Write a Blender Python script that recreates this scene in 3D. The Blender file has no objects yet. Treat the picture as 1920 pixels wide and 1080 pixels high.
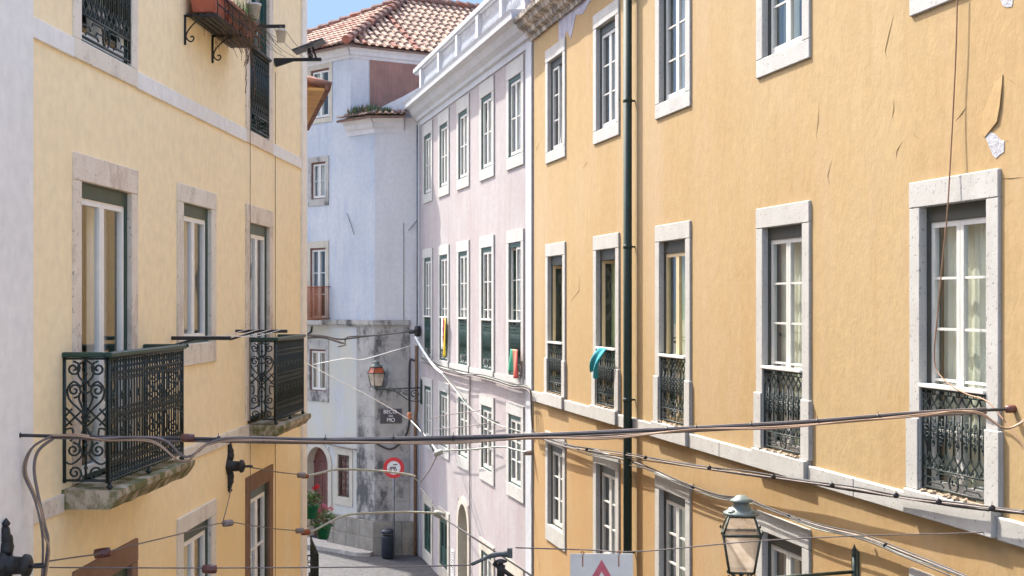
import bpy, bmesh, math, random
from math import sin, cos, pi, radians, atan2, sqrt, hypot
from mathutils import Vector
random.seed(7)
SC = bpy.context.scene
COL = SC.collection

# ---------------------------------------------------------------- camera, sky, sun
F, VX, HY, CZ = 2500.0, 960.0, 567.0, 7.0
cam_d = bpy.data.cameras.new('camera'); cam = bpy.data.objects.new('camera', cam_d); COL.objects.link(cam)
cam.location = (0, 0, CZ); cam.rotation_euler = (radians(90), 0, 0)
cam_d.sensor_width = 36; cam_d.lens = 36 * F / 1920.0; cam_d.shift_y = (HY - 540) / 1920.0
cam_d.clip_start = 0.05; cam_d.clip_end = 1500
SC.camera = cam
SUN_EL = radians(50); SDX, SDY = -0.64, 0.768
w = bpy.data.worlds.new('World'); SC.world = w; w.use_nodes = True
nt = w.node_tree; bg = nt.nodes['Background']; bg.inputs['Strength'].default_value = 0.15
sky = nt.nodes.new('ShaderNodeTexSky'); sky.sky_type = 'NISHITA'; sky.sun_disc = False
sky.sun_elevation = SUN_EL; sky.sun_rotation = atan2(SDX, SDY)
sky.air_density = 1.0; sky.dust_density = 3.2; sky.ozone_density = 1.0
cap = nt.nodes.new('ShaderNodeMix'); cap.data_type = 'RGBA'; cap.blend_type = 'DARKEN'; tcw = nt.nodes.new('ShaderNodeTexCoord'); sep = nt.nodes.new('ShaderNodeSeparateXYZ'); nt.links.new(tcw.outputs['Generated'], sep.inputs[0])
mrs = nt.nodes.new('ShaderNodeMapRange'); mrs.inputs[1].default_value = .28; mrs.inputs[2].default_value = .45; mrs.inputs[3].default_value = 1; mrs.inputs[4].default_value = 0
nt.links.new(sep.outputs['Z'], mrs.inputs[0]); nt.links.new(mrs.outputs[0], cap.inputs[0])
cap.inputs[7].default_value = (.72, 1.07, 1.57, 1)      # keeps the bright band near the horizon a clear pale blue
nt.links.new(sky.outputs[0], cap.inputs[6]); nt.links.new(cap.outputs[2], bg.inputs['Color'])
sd = bpy.data.lights.new('sun', 'SUN'); sd.energy = 2.35; sd.angle = radians(0.55); sd.color = (1, 0.95, 0.86)
sun = bpy.data.objects.new('sun', sd); COL.objects.link(sun)
sdir = Vector((SDX * cos(SUN_EL), SDY * cos(SUN_EL), sin(SUN_EL))).normalized()
sun.rotation_euler = sdir.to_track_quat('Z', 'Y').to_euler(); sun.location = sdir * 60
SC.view_settings.view_transform = 'Standard'; SC.view_settings.look = 'None'
SC.view_settings.exposure = 2.13; SC.view_settings.gamma = 1.0
SC.render.resolution_x = 1024; SC.render.resolution_y = 576
SC.cycles.max_bounces = 8; SC.cycles.diffuse_bounces = 5; SC.cycles.transparent_max_bounces = 12

# ---------------------------------------------------------------- materials
def newmat(name):
    m = bpy.data.materials.new(name); m.use_nodes = True
    t = m.node_tree; b = t.nodes['Principled BSDF']
    return m, t, b
def N(t, kind, **kw):
    n = t.nodes.new(kind)
    for k, v in kw.items():
        if k in n.inputs: n.inputs[k].default_value = v
        else: setattr(n, k, v)
    return n
def c4(c): return (c[0], c[1], c[2], 1)
def plain(name, c, rough=0.6, metal=0.0, var=0.0, vs=6.0, bump=0.0, bs=40.0, spec=0.5):
    m, t, b = newmat(name)
    b.inputs['Base Color'].default_value = c4(c); b.inputs['Roughness'].default_value = rough
    b.inputs['Metallic'].default_value = metal; b.inputs['Specular IOR Level'].default_value = spec
    g = N(t, 'ShaderNodeNewGeometry')
    if var:
        n = N(t, 'ShaderNodeTexNoise', Scale=vs, Detail=4.0); t.links.new(g.outputs['Position'], n.inputs['Vector'])
        r = N(t, 'ShaderNodeValToRGB'); r.color_ramp.elements[0].position = .3; r.color_ramp.elements[1].position = .7
        r.color_ramp.elements[0].color = c4([x * (1 - var) for x in c]); r.color_ramp.elements[1].color = c4([min(1, x * (1 + var)) for x in c])
        t.links.new(n.outputs['Fac'], r.inputs['Fac']); t.links.new(r.outputs['Color'], b.inputs['Base Color'])
    if bump:
        n2 = N(t, 'ShaderNodeTexNoise', Scale=bs, Detail=5.0); t.links.new(g.outputs['Position'], n2.inputs['Vector'])
        bp = N(t, 'ShaderNodeBump', Strength=bump, Distance=0.02)
        t.links.new(n2.outputs['Fac'], bp.inputs['Height']); t.links.new(bp.outputs['Normal'], b.inputs['Normal'])
    return m
def mixc(t, fac, a, b_, blend='MIX'):
    m = t.nodes.new('ShaderNodeMix'); m.data_type = 'RGBA'; m.blend_type = blend
    for sock, v in ((m.inputs[0], fac), (m.inputs[6], a), (m.inputs[7], b_)):
        if isinstance(v, (int, float)): sock.default_value = v
        elif isinstance(v, tuple): sock.default_value = c4(v)
        else: t.links.new(v, sock)
    return m.outputs[2]
def noise(t, pos, scale, sc=(1, 1, 1), detail=4.0, lo=.4, hi=.6, rough=.55, dist=0.0, off=(0, 0, 0)):
    mp = N(t, 'ShaderNodeMapping'); mp.inputs['Scale'].default_value = sc; mp.inputs['Location'].default_value = off
    t.links.new(pos, mp.inputs['Vector'])
    n = N(t, 'ShaderNodeTexNoise', Scale=scale, Detail=detail, Roughness=rough, Distortion=dist)
    t.links.new(mp.outputs[0], n.inputs['Vector'])
    r = N(t, 'ShaderNodeMapRange'); r.inputs[1].default_value = lo; r.inputs[2].default_value = hi
    t.links.new(n.outputs['Fac'], r.inputs[0])
    return r.outputs[0]
def mul(t, a, b_):
    m = N(t, 'ShaderNodeMath', operation='MULTIPLY')
    for s, v in ((m.inputs[0], a), (m.inputs[1], b_)):
        if isinstance(v, (int, float)): s.default_value = v
        else: t.links.new(v, s)
    return m.outputs[0]
def add(t, a, b_):
    m = N(t, 'ShaderNodeMath', operation='ADD')
    for s, v in ((m.inputs[0], a), (m.inputs[1], b_)):
        if isinstance(v, (int, float)): s.default_value = v
        else: t.links.new(v, s)
    return m.outputs[0]
def plaster(name, c1, c2, cs, mott=0.6, streak=0.35, bump=0.35, big=0.5, zgrad=None, fine=26.0, rip=True, specks=0.0, grime=None):
    """painted render: mottled paint, rain streaks, trowel ripples and hairline cracks"""
    m, t, b = newmat(name)
    g = N(t, 'ShaderNodeNewGeometry'); pos = g.outputs['Position']
    f1 = noise(t, pos, mott, lo=.36, hi=.64)
    col = mixc(t, f1, c1, c2)
    f2 = noise(t, pos, 1.7, sc=(1.6, 1.6, .22), detail=5, lo=.5, hi=.72, dist=.4)
    col = mixc(t, mul(t, f2, streak), col, cs)
    f2b = noise(t, pos, 7.0, sc=(1.4, 1.4, .12), detail=4, lo=.52, hi=.75, off=(3, 7, 1))
    col = mixc(t, mul(t, f2b, streak * .6), col, cs)
    f3 = noise(t, pos, 9.0, detail=6, lo=.3, hi=.7)
    dk = N(t, 'ShaderNodeMapRange'); dk.inputs[3].default_value = .93; dk.inputs[4].default_value = 1.05
    t.links.new(f3, dk.inputs[0])
    v = t.nodes.new('ShaderNodeVectorMath'); v.operation = 'SCALE'; t.links.new(col, v.inputs[0]); t.links.new(dk.outputs[0], v.inputs['Scale'])
    col = v.outputs[0]
    if specks:
        f5 = noise(t, pos, 60.0, detail=2, lo=.70, hi=.74)
        col = mixc(t, mul(t, f5, specks), col, (c1[0] * .35, c1[1] * .3, c1[2] * .28))
    sep = N(t, 'ShaderNodeSeparateXYZ'); t.links.new(pos, sep.inputs[0])
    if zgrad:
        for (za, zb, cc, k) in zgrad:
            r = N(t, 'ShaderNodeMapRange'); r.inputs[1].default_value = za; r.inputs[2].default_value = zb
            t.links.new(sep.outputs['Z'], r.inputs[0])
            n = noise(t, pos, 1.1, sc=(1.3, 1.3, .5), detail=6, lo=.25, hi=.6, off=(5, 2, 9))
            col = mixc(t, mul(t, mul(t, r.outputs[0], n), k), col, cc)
    if grime:
        for (cc, sc_, lo, hi, k, off) in grime:
            n = noise(t, pos, sc_, sc=(1, 1, .35), detail=8, lo=lo, hi=hi, rough=.7, off=off)
            col = mixc(t, mul(t, n, k), col, cc)
    t.links.new(col, b.inputs['Base Color'])
    b.inputs['Roughness'].default_value = .9; b.inputs['Specular IOR Level'].default_value = .25
    h1 = noise(t, pos, fine, detail=7, lo=0, hi=1, rough=.6)
    h2 = noise(t, pos, 3.2, sc=(1.3, 1.3, .8), detail=3, lo=0, hi=1, dist=.6)
    hh = add(t, mul(t, h1, .35), mul(t, h2, big))
    if rip:
        h3 = noise(t, pos, 7.0, sc=(1.2, 1.2, .6), detail=5, lo=.2, hi=.8, dist=1.6)
        hh = add(t, hh, mul(t, h3, .28))
    bp = N(t, 'ShaderNodeBump', Strength=bump, Distance=0.03)
    t.links.new(hh, bp.inputs['Height']); t.links.new(bp.outputs['Normal'], b.inputs['Normal'])
    return m
def stone(name, c1, c2, cs, stain=.5, pit=.5, bump=.4, slo=.52, shi=.66, ss=2.5):
    m, t, b = newmat(name)
    g = N(t, 'ShaderNodeNewGeometry'); pos = g.outputs['Position']
    col = mixc(t, noise(t, pos, 3.0, lo=.35, hi=.65), c1, c2)
    col = mixc(t, mul(t, noise(t, pos, ss, sc=(1, 1, .6), detail=8, lo=slo, hi=shi, rough=.7, off=(2, 5, 3)), stain), col, cs)
    f = noise(t, pos, 34.0, sc=(1, 1, .8), detail=3, lo=.62, hi=.68)
    col = mixc(t, mul(t, f, pit), col, (c1[0] * .35, c1[1] * .34, c1[2] * .33))
    t.links.new(col, b.inputs['Base Color']); b.inputs['Roughness'].default_value = .85; b.inputs['Specular IOR Level'].default_value = .3
    h = add(t, mul(t, noise(t, pos, 40, detail=6, lo=0, hi=1), .5), mul(t, f, -.6))
    bp = N(t, 'ShaderNodeBump', Strength=bump, Distance=0.012)
    t.links.new(h, bp.inputs['Height']); t.links.new(bp.outputs['Normal'], b.inputs['Normal'])
    return m
def glassmat(name, tint=(.93, .95, .94), ior=.10, wob=.012):
    m, t, b = newmat(name); t.nodes.remove(b)
    out = t.nodes['Material Output']
    g = N(t, 'ShaderNodeNewGeometry')
    n = N(t, 'ShaderNodeTexNoise', Scale=2.5, Detail=1.0); t.links.new(g.outputs['Position'], n.inputs['Vector'])
    bp = N(t, 'ShaderNodeBump', Strength=wob * 10, Distance=0.02); t.links.new(n.outputs['Fac'], bp.inputs['Height'])
    gl = N(t, 'ShaderNodeBsdfGlossy', Roughness=.01); t.links.new(bp.outputs['Normal'], gl.inputs['Normal'])
    tr = N(t, 'ShaderNodeBsdfTransparent'); tr.inputs[0].default_value = c4(tint)
    dp_ = N(t, 'ShaderNodeVectorMath', operation='DOT_PRODUCT'); t.links.new(g.outputs['Incoming'], dp_.inputs[0]); t.links.new(g.outputs['Normal'], dp_.inputs[1])
    ab = N(t, 'ShaderNodeMath', operation='ABSOLUTE'); t.links.new(dp_.outputs['Value'], ab.inputs[0])
    om = N(t, 'ShaderNodeMath', operation='SUBTRACT'); om.inputs[0].default_value = 1.0; t.links.new(ab.outputs[0], om.inputs[1])
    pw = N(t, 'ShaderNodeMath', operation='POWER'); pw.inputs[1].default_value = 3.6; t.links.new(om.outputs[0], pw.inputs[0])
    fr = N(t, 'ShaderNodeMath', operation='MULTIPLY_ADD'); fr.inputs[1].default_value = 1 - ior; fr.inputs[2].default_value = ior; t.links.new(pw.outputs[0], fr.inputs[0])
    mx = N(t, 'ShaderNodeMixShader'); t.links.new(fr.outputs[0], mx.inputs[0]); t.links.new(tr.outputs[0], mx.inputs[1]); t.links.new(gl.outputs[0], mx.inputs[2])
    t.links.new(mx.outputs[0], out.inputs['Surface'])
    return m

M = {}
M['ochre'] = plaster('ochre render', (.365, .248, .116), (.385, .275, .14), (.32, .21, .096), mott=.35, streak=.4, bump=.24, big=.5,
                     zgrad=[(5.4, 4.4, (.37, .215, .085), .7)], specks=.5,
                     grime=[((.40, .295, .185), .55, .50, .66, .6, (8, 1, 4)), ((.30, .195, .095), 1.3, .60, .74, .25, (1, 9, 2))])
M['yellow'] = plaster('pale yellow render', (.97, .79, .50), (.98, .81, .52), (.92, .70, .41), mott=.35, streak=.13, bump=.04, big=.1, rip=False,
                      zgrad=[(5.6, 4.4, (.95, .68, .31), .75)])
M['greywall'] = plaster('pale grey render', (.82, .79, .74), (.86, .83, .78), (.74, .70, .64), mott=.7, streak=.16, bump=.08, rip=False)
M['pink'] = plaster('pale pink render', (.33, .287, .285), (.36, .33, .327), (.30, .245, .245), mott=.8, streak=.6, bump=.3, big=.5)
M['white'] = plaster('white render', (.52, .51, .52), (.56, .55, .56), (.44, .43, .45), mott=.5, streak=.4, bump=.2, big=.4)
M['bluewhite'] = plaster('blue tinged white render', (.38, .41, .455), (.47, .48, .505), (.27, .325, .415), mott=.45, streak=.5, bump=.2, big=.4,  # left facet and wing, tinted bluer than the right facet
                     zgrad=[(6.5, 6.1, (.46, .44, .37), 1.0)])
M['whitetrim'] = plaster('white painted trim', (.43, .44, .46), (.47, .48, .50), (.36, .36, .37), mott=1.5, streak=.4, bump=.2, rip=False)
M['pilaster'] = plaster('cream painted pilaster', (.86, .80, .70), (.90, .84, .74), (.72, .62, .50), mott=1.2, streak=.35, bump=.2, rip=False)
M['lime'] = stone('pale limestone', (.39, .38, .355), (.435, .425, .40), (.31, .29, .26), stain=.35, pit=.6)
M['limewarm'] = stone('warm limestone', (.74, .67, .56), (.80, .73, .62), (.42, .34, .27), stain=.5, pit=.5)
M['tanstone'] = stone('tan limestone', (.42, .38, .31), (.48, .44, .37), (.30, .25, .19), stain=.5, pit=.4)
M['pinkstone'] = stone('pinkish worn limestone', (.74, .63, .51), (.80, .70, .58), (.48, .37, .28), stain=.5, pit=.6, slo=.52, shi=.6, ss=4)
M['brownstone'] = stone('brown painted stone', (.22, .125, .08), (.27, .16, .10), (.35, .25, .18), stain=.3, pit=.2)
M['mossy'] = stone('mossy slab stone', (.42, .34, .25), (.50, .42, .32), (.12, .12, .035), stain=.95, pit=.4, slo=.43, shi=.55, ss=5)
M['oldcornice'] = stone('weathered cornice stone', (.42, .37, .30), (.50, .45, .38), (.09, .08, .07), stain=.8, pit=.6, slo=.42, shi=.54, ss=5)
M['quoin'] = stone('sooty corner stone', (.31, .295, .27), (.38, .36, .33), (.06, .06, .062), stain=.9, pit=.4, slo=.50, shi=.62, ss=1.6)
M['plinthstone'] = stone('grey plinth stone', (.22, .20, .165), (.28, .255, .215), (.09, .08, .065), stain=.6, pit=.4)
M['casing'] = plain('dark green grey casing', (.045, .048, .038), .5, var=.15)
M['green'] = plain('dark green paint', (.014, .05, .038), .45, var=.2)
M['teal'] = plain('teal green paint', (.012, .075, .065), .5, var=.2)
M['iron'] = plain('dark green cast iron', (.016, .028, .026), .5, metal=0.0, var=.35, vs=30, bump=.3, bs=120)
M['black'] = plain('blackened iron', (.018, .018, .018), .55, var=.3, vs=30, bump=.3, bs=100)
M['pipe'] = plain('dark green drainpipe paint', (.012, .032, .025), .65, var=.2, vs=4)
M['whitepaint'] = plain('white window paint', (.54, .53, .49), .45, var=.05, vs=9)
M['cream'] = plain('cream window wood', (.58, .46, .27), .5, var=.08, vs=9)
M['redbrown'] = plain('red brown paint', (.13, .045, .035), .6, var=.3, vs=8)
M['railtop'] = plain('light handrail paint', (.62, .60, .55), .5, var=.15, vs=12)
M['glass'] = glassmat('window glass')
M['glassl'] = glassmat('reflective window glass', ior=.20)
M['glassy'] = glassmat('clear window glass', ior=.07)
M['shadepaint'] = plain('shade lifted window white', (.86, .84, .79), .45, var=.04, vs=9)  # window white made lighter in colour to offset the shade on the left
M['room'] = plain('dim room', (.16, .15, .14), .9)
M['curtain_green'] = plain('grey green blind', (.66, .68, .56), .9, var=.08, vs=2)
M['curtain_white'] = plain('white curtain', (.74, .73, .68), .9, var=.08, vs=3)
M['curtain_sage'] = plain('sage curtain', (.42, .50, .26), .9, var=.12, vs=3)
M['curtain_grey'] = plain('grey curtain', (.42, .42, .41), .9, var=.15, vs=3)
M['tile_pale'] = plain('pale clay tile', (.40, .265, .19), .85, var=.2, vs=9, bump=.3)
M['tile_mid'] = plain('bleached clay tile', (.34, .22, .16), .85, var=.25, vs=9, bump=.3)
M['tile_red'] = plain('red clay tile', (.26, .095, .06), .85, var=.25, vs=9, bump=.3)
M['tile_dark'] = plain('lichened clay tile', (.16, .10, .08), .9, var=.35, vs=14, bump=.3)
M['tile_ridge'] = plain('aged ridge tile', (.20, .105, .08), .9, var=.35, vs=9, bump=.3)
M['corrugated'] = plain('brown corrugated sheet', (.25, .125, .095), .55, var=.15, vs=3)
M['eavewood'] = plain('honey eave boards', (.60, .36, .12), .6, var=.2, vs=5)
M['terracotta'] = plain('terracotta', (.42, .12, .07), .8, var=.2, vs=10, bump=.2)
M['drystem'] = plain('dry stems', (.17, .10, .055), .9, var=.3, vs=20)
M['leaf'] = plain('green leaves', (.09, .20, .03), .6, var=.4, vs=20)
M['leafdark'] = plain('dull green leaves', (.07, .11, .045), .7, var=.4, vs=20)
M['petal'] = plain('red petals', (.65, .03, .05), .6, var=.2, vs=20)
M['petalpink'] = plain('pink petals', (.75, .20, .30), .6, var=.2, vs=20)
M['greenpot'] = plain('green plastic pot', (.01, .20, .10), .4)
M['cable'] = plain('black cable', (.03, .028, .03), .5, var=.3, vs=10)
M['cablegrey'] = plain('grey brown cable', (.16, .13, .12), .6, var=.3, vs=8)
M['cabletan'] = plain('tan cable', (.36, .235, .15), .55, var=.15, vs=6)
M['cord'] = plain('brown cord', (.26, .15, .09), .7, var=.15, vs=6)
M['rope'] = plain('white rope', (.78, .77, .74), .8, var=.1, vs=20)
M['rodgrey'] = plain('grey green rod', (.36, .38, .33), .6, var=.15, vs=10)
M['insul'] = plain('brown glazed insulator', (.12, .045, .035), .3, var=.2, vs=20)
M['insulgrey'] = plain('grey glazed insulator', (.24, .21, .20), .4, var=.3, vs=30)
M['rust'] = plain('rusty steel', (.30, .10, .04), .8, var=.3, vs=25)
M['steel'] = plain('galvanised fitting', (.085, .095, .095), .45, metal=.3, var=.25, vs=20)
M['turq'] = plain('turquoise towel', (.03, .31, .38), .9, var=.15, vs=12)
M['flaggreen'] = plain('green cloth', (.04, .28, .17), .8)
M['flagred'] = plain('red cloth', (.52, .08, .06), .8)
M['flagorange'] = plain('orange cloth', (.60, .24, .15), .8)
M['clothyellow'] = plain('yellow cloth', (.75, .55, .05), .8)
M['clothmaroon'] = plain('maroon cloth', (.30, .02, .04), .8)
M['clothwhite'] = plain('white cloth', (.72, .72, .70), .8)
M['navy'] = plain('navy enamel plate', (.012, .016, .035), .35)
M['letter'] = plain('white letter paint', (.80, .80, .80), .5)
M['signred'] = plain('red sign paint', (.55, .02, .03), .45, var=.1, vs=20)
M['signpale'] = plain('faded red sign film', (.58, .12, .16), .5, var=.12, vs=20)
M['signwhite'] = plain('weathered white sign sheet', (.72, .70, .65), .45, var=.06, vs=9)
M['greypole'] = plain('galvanised pole', (.16, .17, .18), .5, metal=.4, var=.2, vs=8)
M['bin'] = plain('dark blue grey plastic', (.020, .026, .038), .45, var=.2, vs=8)
M['lampbronze'] = plain('green bronze lamp metal', (.045, .060, .048), .5, metal=.2, var=.35, vs=25)
M['lampcap'] = plain('grey green lamp cap', (.15, .18, .165), .5, metal=.2, var=.2, vs=12)
M['lampglass'] = plain('dusty white lamp glass', (.66, .60, .52), .35, var=.16, vs=16)
M['lampamber'] = plain('amber lamp glass', (.62, .40, .20), .3, var=.1, vs=12)
M['lampred'] = plain('red brown lamp glass', (.42, .10, .04), .3, var=.2, vs=12)
M['flood'] = plain('dark grey metal sheet', (.035, .036, .040), .4, var=.2, vs=8)
M['whitepot'] = plain('grubby white plastic', (.60, .58, .54), .5, var=.15, vs=12)
M['peel'] = plain('bare grey plaster', (.36, .36, .38), .9, var=.15, vs=12, bump=.5)
M['peelgrey'] = plain('grey cement repair', (.32, .31, .36), .9, var=.2, vs=6, bump=.5)
M['rubble'] = plain('gritty ledge dirt', (.33, .25, .17), .95, var=.5, vs=30, bump=.8)

def lampglass(name, c, tr):
    m, t, b = newmat(name); out = t.nodes['Material Output']; g = N(t, 'ShaderNodeNewGeometry')
    n1 = noise(t, g.outputs['Position'], 9.0, detail=6, lo=.35, hi=.75); col = mixc(t, n1, c, (c[0] * .6, c[1] * .55, c[2] * .5))
    b.inputs['Roughness'].default_value = .25; t.links.new(col, b.inputs['Base Color'])
    tl = N(t, 'ShaderNodeBsdfTranslucent'); t.links.new(col, tl.inputs[0]); tp = N(t, 'ShaderNodeBsdfTransparent')
    m1 = N(t, 'ShaderNodeMixShader'); m1.inputs[0].default_value = .6; t.links.new(b.outputs[0], m1.inputs[1]); t.links.new(tl.outputs[0], m1.inputs[2])
    m2 = N(t, 'ShaderNodeMixShader'); m2.inputs[0].default_value = tr; t.links.new(m1.outputs[0], m2.inputs[1]); t.links.new(tp.outputs[0], m2.inputs[2])
    t.links.new(m2.outputs[0], out.inputs['Surface']); return m
M['lampglass'] = lampglass('dusty lamp glass', (.74, .66, .56), .25)
M['lampamber'] = lampglass('clear upper lamp glass', (.70, .60, .48), .6)
def cobble():
    m, t, b = newmat('basalt cobbles')
    g = N(t, 'ShaderNodeNewGeometry'); v = N(t, 'ShaderNodeTexVoronoi', Scale=9.0); t.links.new(g.outputs['Position'], v.inputs['Vector'])
    r = N(t, 'ShaderNodeValToRGB'); r.color_ramp.elements[0].color = (.045, .045, .05, 1); r.color_ramp.elements[1].color = (.08, .08, .085, 1)
    sp = N(t, 'ShaderNodeSeparateColor'); t.links.new(v.outputs['Color'], sp.inputs[0]); t.links.new(sp.outputs[0], r.inputs[0])
    e = N(t, 'ShaderNodeTexVoronoi', Scale=9.0); e.feature = 'DISTANCE_TO_EDGE'; t.links.new(g.outputs['Position'], e.inputs['Vector'])
    mr = N(t, 'ShaderNodeMapRange'); mr.inputs[2].default_value = .07; t.links.new(e.outputs['Distance'], mr.inputs[0])
    col = mixc(t, mr.outputs[0], (.05, .045, .04), r.outputs[0]); t.links.new(col, b.inputs['Base Color'])
    b.inputs['Roughness'].default_value = .7
    bp = N(t, 'ShaderNodeBump', Strength=.7, Distance=.02); t.links.new(mr.outputs[0], bp.inputs['Height']); t.links.new(bp.outputs[0], b.inputs['Normal'])
    return m
M['cobble'] = cobble()
M['paving'] = plain('limestone paving', (.36, .33, .29), .85, var=.25, vs=9, bump=.5, bs=20)
M['earth'] = plain('ground', (.22, .20, .17), .95, var=.2, vs=2)

# ---------------------------------------------------------------- mesh helpers
class MB:
    def __init__(s): s.v = []; s.f = []; s.mi = []; s.sm = []
    def add(s, vs, fs, mi=0, smooth=False):
        o = len(s.v); s.v += [tuple(p) for p in vs]
        for f in fs: s.f.append(tuple(i + o for i in f)); s.mi.append(mi); s.sm.append(smooth)
        return s
    def box(s, x0, x1, y0, y1, z0, z1, mi=0):
        return s.add([(x0, y0, z0), (x1, y0, z0), (x1, y1, z0), (x0, y1, z0), (x0, y0, z1), (x1, y0, z1), (x1, y1, z1), (x0, y1, z1)],
                     [(0, 3, 2, 1), (4, 5, 6, 7), (0, 1, 5, 4), (1, 2, 6, 5), (2, 3, 7, 6), (3, 0, 4, 7)], mi)
    def quad(s, a, b, c, d, mi=0): return s.add([a, b, c, d], [(0, 1, 2, 3)], mi)
    def tube(s, pts, r, n=5, mi=0, smooth=True, cap=True):
        P = [Vector(p) for p in pts]; k = len(P)
        if k < 2: return s
        rr = r if isinstance(r, (list, tuple)) else [r] * k
        T = []
        for i in range(k):
            a = P[max(0, i - 1)]; b = P[min(k - 1, i + 1)]; d = (b - a)
            T.append(d.normalized() if d.length > 1e-9 else Vector((0, 0, 1)))
        ref = Vector((0, 0, 1)) if abs(T[0].z) < .9 else Vector((1, 0, 0))
        u = T[0].cross(ref).normalized(); vs = []
        for i in range(k):
            u = (u - T[i] * u.dot(T[i]))
            u = u.normalized() if u.length > 1e-6 else T[i].orthogonal().normalized()
            w_ = T[i].cross(u)
            for j in range(n):
                a = 2 * pi * (j + .5) / n; vs.append(P[i] + (u * cos(a) + w_ * sin(a)) * rr[i])
        fs = []
        for i in range(k - 1):
            for j in range(n):
                fs.append((i * n + j, i * n + (j + 1) % n, (i + 1) * n + (j + 1) % n, (i + 1) * n + j))
        if cap: fs.append(tuple(range(n - 1, -1, -1))); fs.append(tuple((k - 1) * n + j for j in range(n)))
        return s.add(vs, fs, mi, smooth)
    def lathe(s, prof, c=(0, 0, 0), n=12, mi=0, smooth=True, rot=0.0, axis='z'):
        vs = []; fs = []
        for (r, z) in prof:
            for j in range(n):
                a = 2 * pi * j / n + rot
                p = (r * cos(a), r * sin(a), z)
                if axis == 'x': p = (z, r * cos(a), r * sin(a))
                if axis == 'y': p = (r * cos(a), z, r * sin(a))
                vs.append((c[0] + p[0], c[1] + p[1], c[2] + p[2]))
        for i in range(len(prof) - 1):
            for j in range(n): fs.append((i * n + j, i * n + (j + 1) % n, (i + 1) * n + (j + 1) % n, (i + 1) * n + j))
        fs.append(tuple(range(n - 1, -1, -1))); fs.append(tuple((len(prof) - 1) * n + j for j in range(n)))
        return s.add(vs, fs, mi, smooth)
    def build(s, name, mats, parent=None, loc=(0, 0, 0), rz=0.0, bevel=0.0, local=False):
        """local=True: vertices are in the parent's (or world) frame; shift so the origin is at loc"""
        me = bpy.data.meshes.new(name)
        vs = s.v if not local else [(a - loc[0], b - loc[1], c - loc[2]) for a, b, c in s.v]
        me.from_pydata(vs, [], s.f)
        if not isinstance(mats, (list, tuple)): mats = [mats]
        for m in mats: me.materials.append(m)
        me.polygons.foreach_set('material_index', s.mi); me.polygons.foreach_set('use_smooth', s.sm)
        bm = bmesh.new(); bm.from_mesh(me); bmesh.ops.recalc_face_normals(bm, faces=bm.faces); bm.to_mesh(me); bm.free()
        me.update()
        o = bpy.data.objects.new(name, me); COL.objects.link(o); o.location = loc; o.rotation_euler = (0, 0, rz)
        if parent: o.parent = parent
        if bevel:
            b = o.modifiers.new('bevel', 'BEVEL'); b.width = bevel; b.segments = 1; b.limit_method = 'ANGLE'
        return o
def empty(name, loc, rz=0.0):
    o = bpy.data.objects.new(name, None); COL.objects.link(o); o.location = loc; o.rotation_euler = (0, 0, rz); o.empty_display_size = .2
    return o
def tag(o, label=None, cat=None, group=None, kind=None):
    if label: o['label'] = label
    if cat: o['category'] = cat
    if group: o['group'] = group
    if kind: o['kind'] = kind
    return o
def copy_tree(o, parent=None, loc=None):
    c = o.copy(); COL.objects.link(c); c.parent = parent
    if loc is not None: c.location = loc
    for ch in list(o.children): copy_tree(ch, c)
    return c
def child(o, name):
    return [c for c in o.children if c.name.split('.')[0] == name]
def smooth_pts(pts, k=4):
    P = [Vector(p) for p in pts]
    if len(P) < 3: return P
    out = []
    for i in range(len(P) - 1):
        p0 = P[max(0, i - 1)]; p1 = P[i]; p2 = P[i + 1]; p3 = P[min(len(P) - 1, i + 2)]
        for j in range(k):
            t = j / k
            out.append(.5 * ((2 * p1) + (p2 - p0) * t + (2 * p0 - 5 * p1 + 4 * p2 - p3) * t * t + (3 * p1 - p0 - 3 * p2 + p3) * t ** 3))
    out.append(P[-1]); return out
def spiral(cx, cz, r, turns=1.4, start=0.0, dirn=1, n=14, y=0.0, r0=.18):
    return [(cx + r * (1 - (1 - r0) * i / n) * cos(start + dirn * turns * 2 * pi * i / n), y, cz + r * (1 - (1 - r0) * i / n) * sin(start + dirn * turns * 2 * pi * i / n)) for i in range(n + 1)]

class Fac:
    """a vertical facade plane: origin O, d = image-right direction along it, m = into the building"""
    def __init__(s, O, d):
        n = hypot(*d); s.O = O; s.d = (d[0] / n, d[1] / n); s.m = (-s.d[1], s.d[0]); s.rz = atan2(s.d[1], s.d[0])
    def uz(s, px, py=HY, off=0.0):
        tx = (px - VX) / F
        Y = (s.O[0] * s.m[0] + s.O[1] * s.m[1] - off) / (tx * s.m[0] + s.m[1])
        return ((tx * Y - s.O[0]) * s.d[0] + (Y - s.O[1]) * s.d[1], CZ + (HY - py) / F * Y)
    def u(s, px, off=0.0): return s.uz(px, HY, off)[0]
    def w(s, u, off, z): return (s.O[0] + s.d[0] * u - s.m[0] * off, s.O[1] + s.d[1] * u - s.m[1] * off, z)
    def wp(s, px, py, off=0.0):
        u, z = s.uz(px, py, off); return s.w(u, off, z)
def W(px, py, Y): return ((px - VX) / F * Y, Y, CZ + (HY - py) / F * Y)
def Z(zr): return CZ + zr

# ---------------------------------------------------------------- setting
g = MB(); g.quad((-400, -400, 0), (400, -400, 0), (400, 400, 0), (-400, 400, 0))
tag(g.build('ground', M['earth']), kind='structure')
r = MB(); r.quad((-14, 0, .004), (14, 0, .004), (14, 70, .004), (-14, 70, .004))
tag(r.build('road', M['cobble']), kind='structure')

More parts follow.
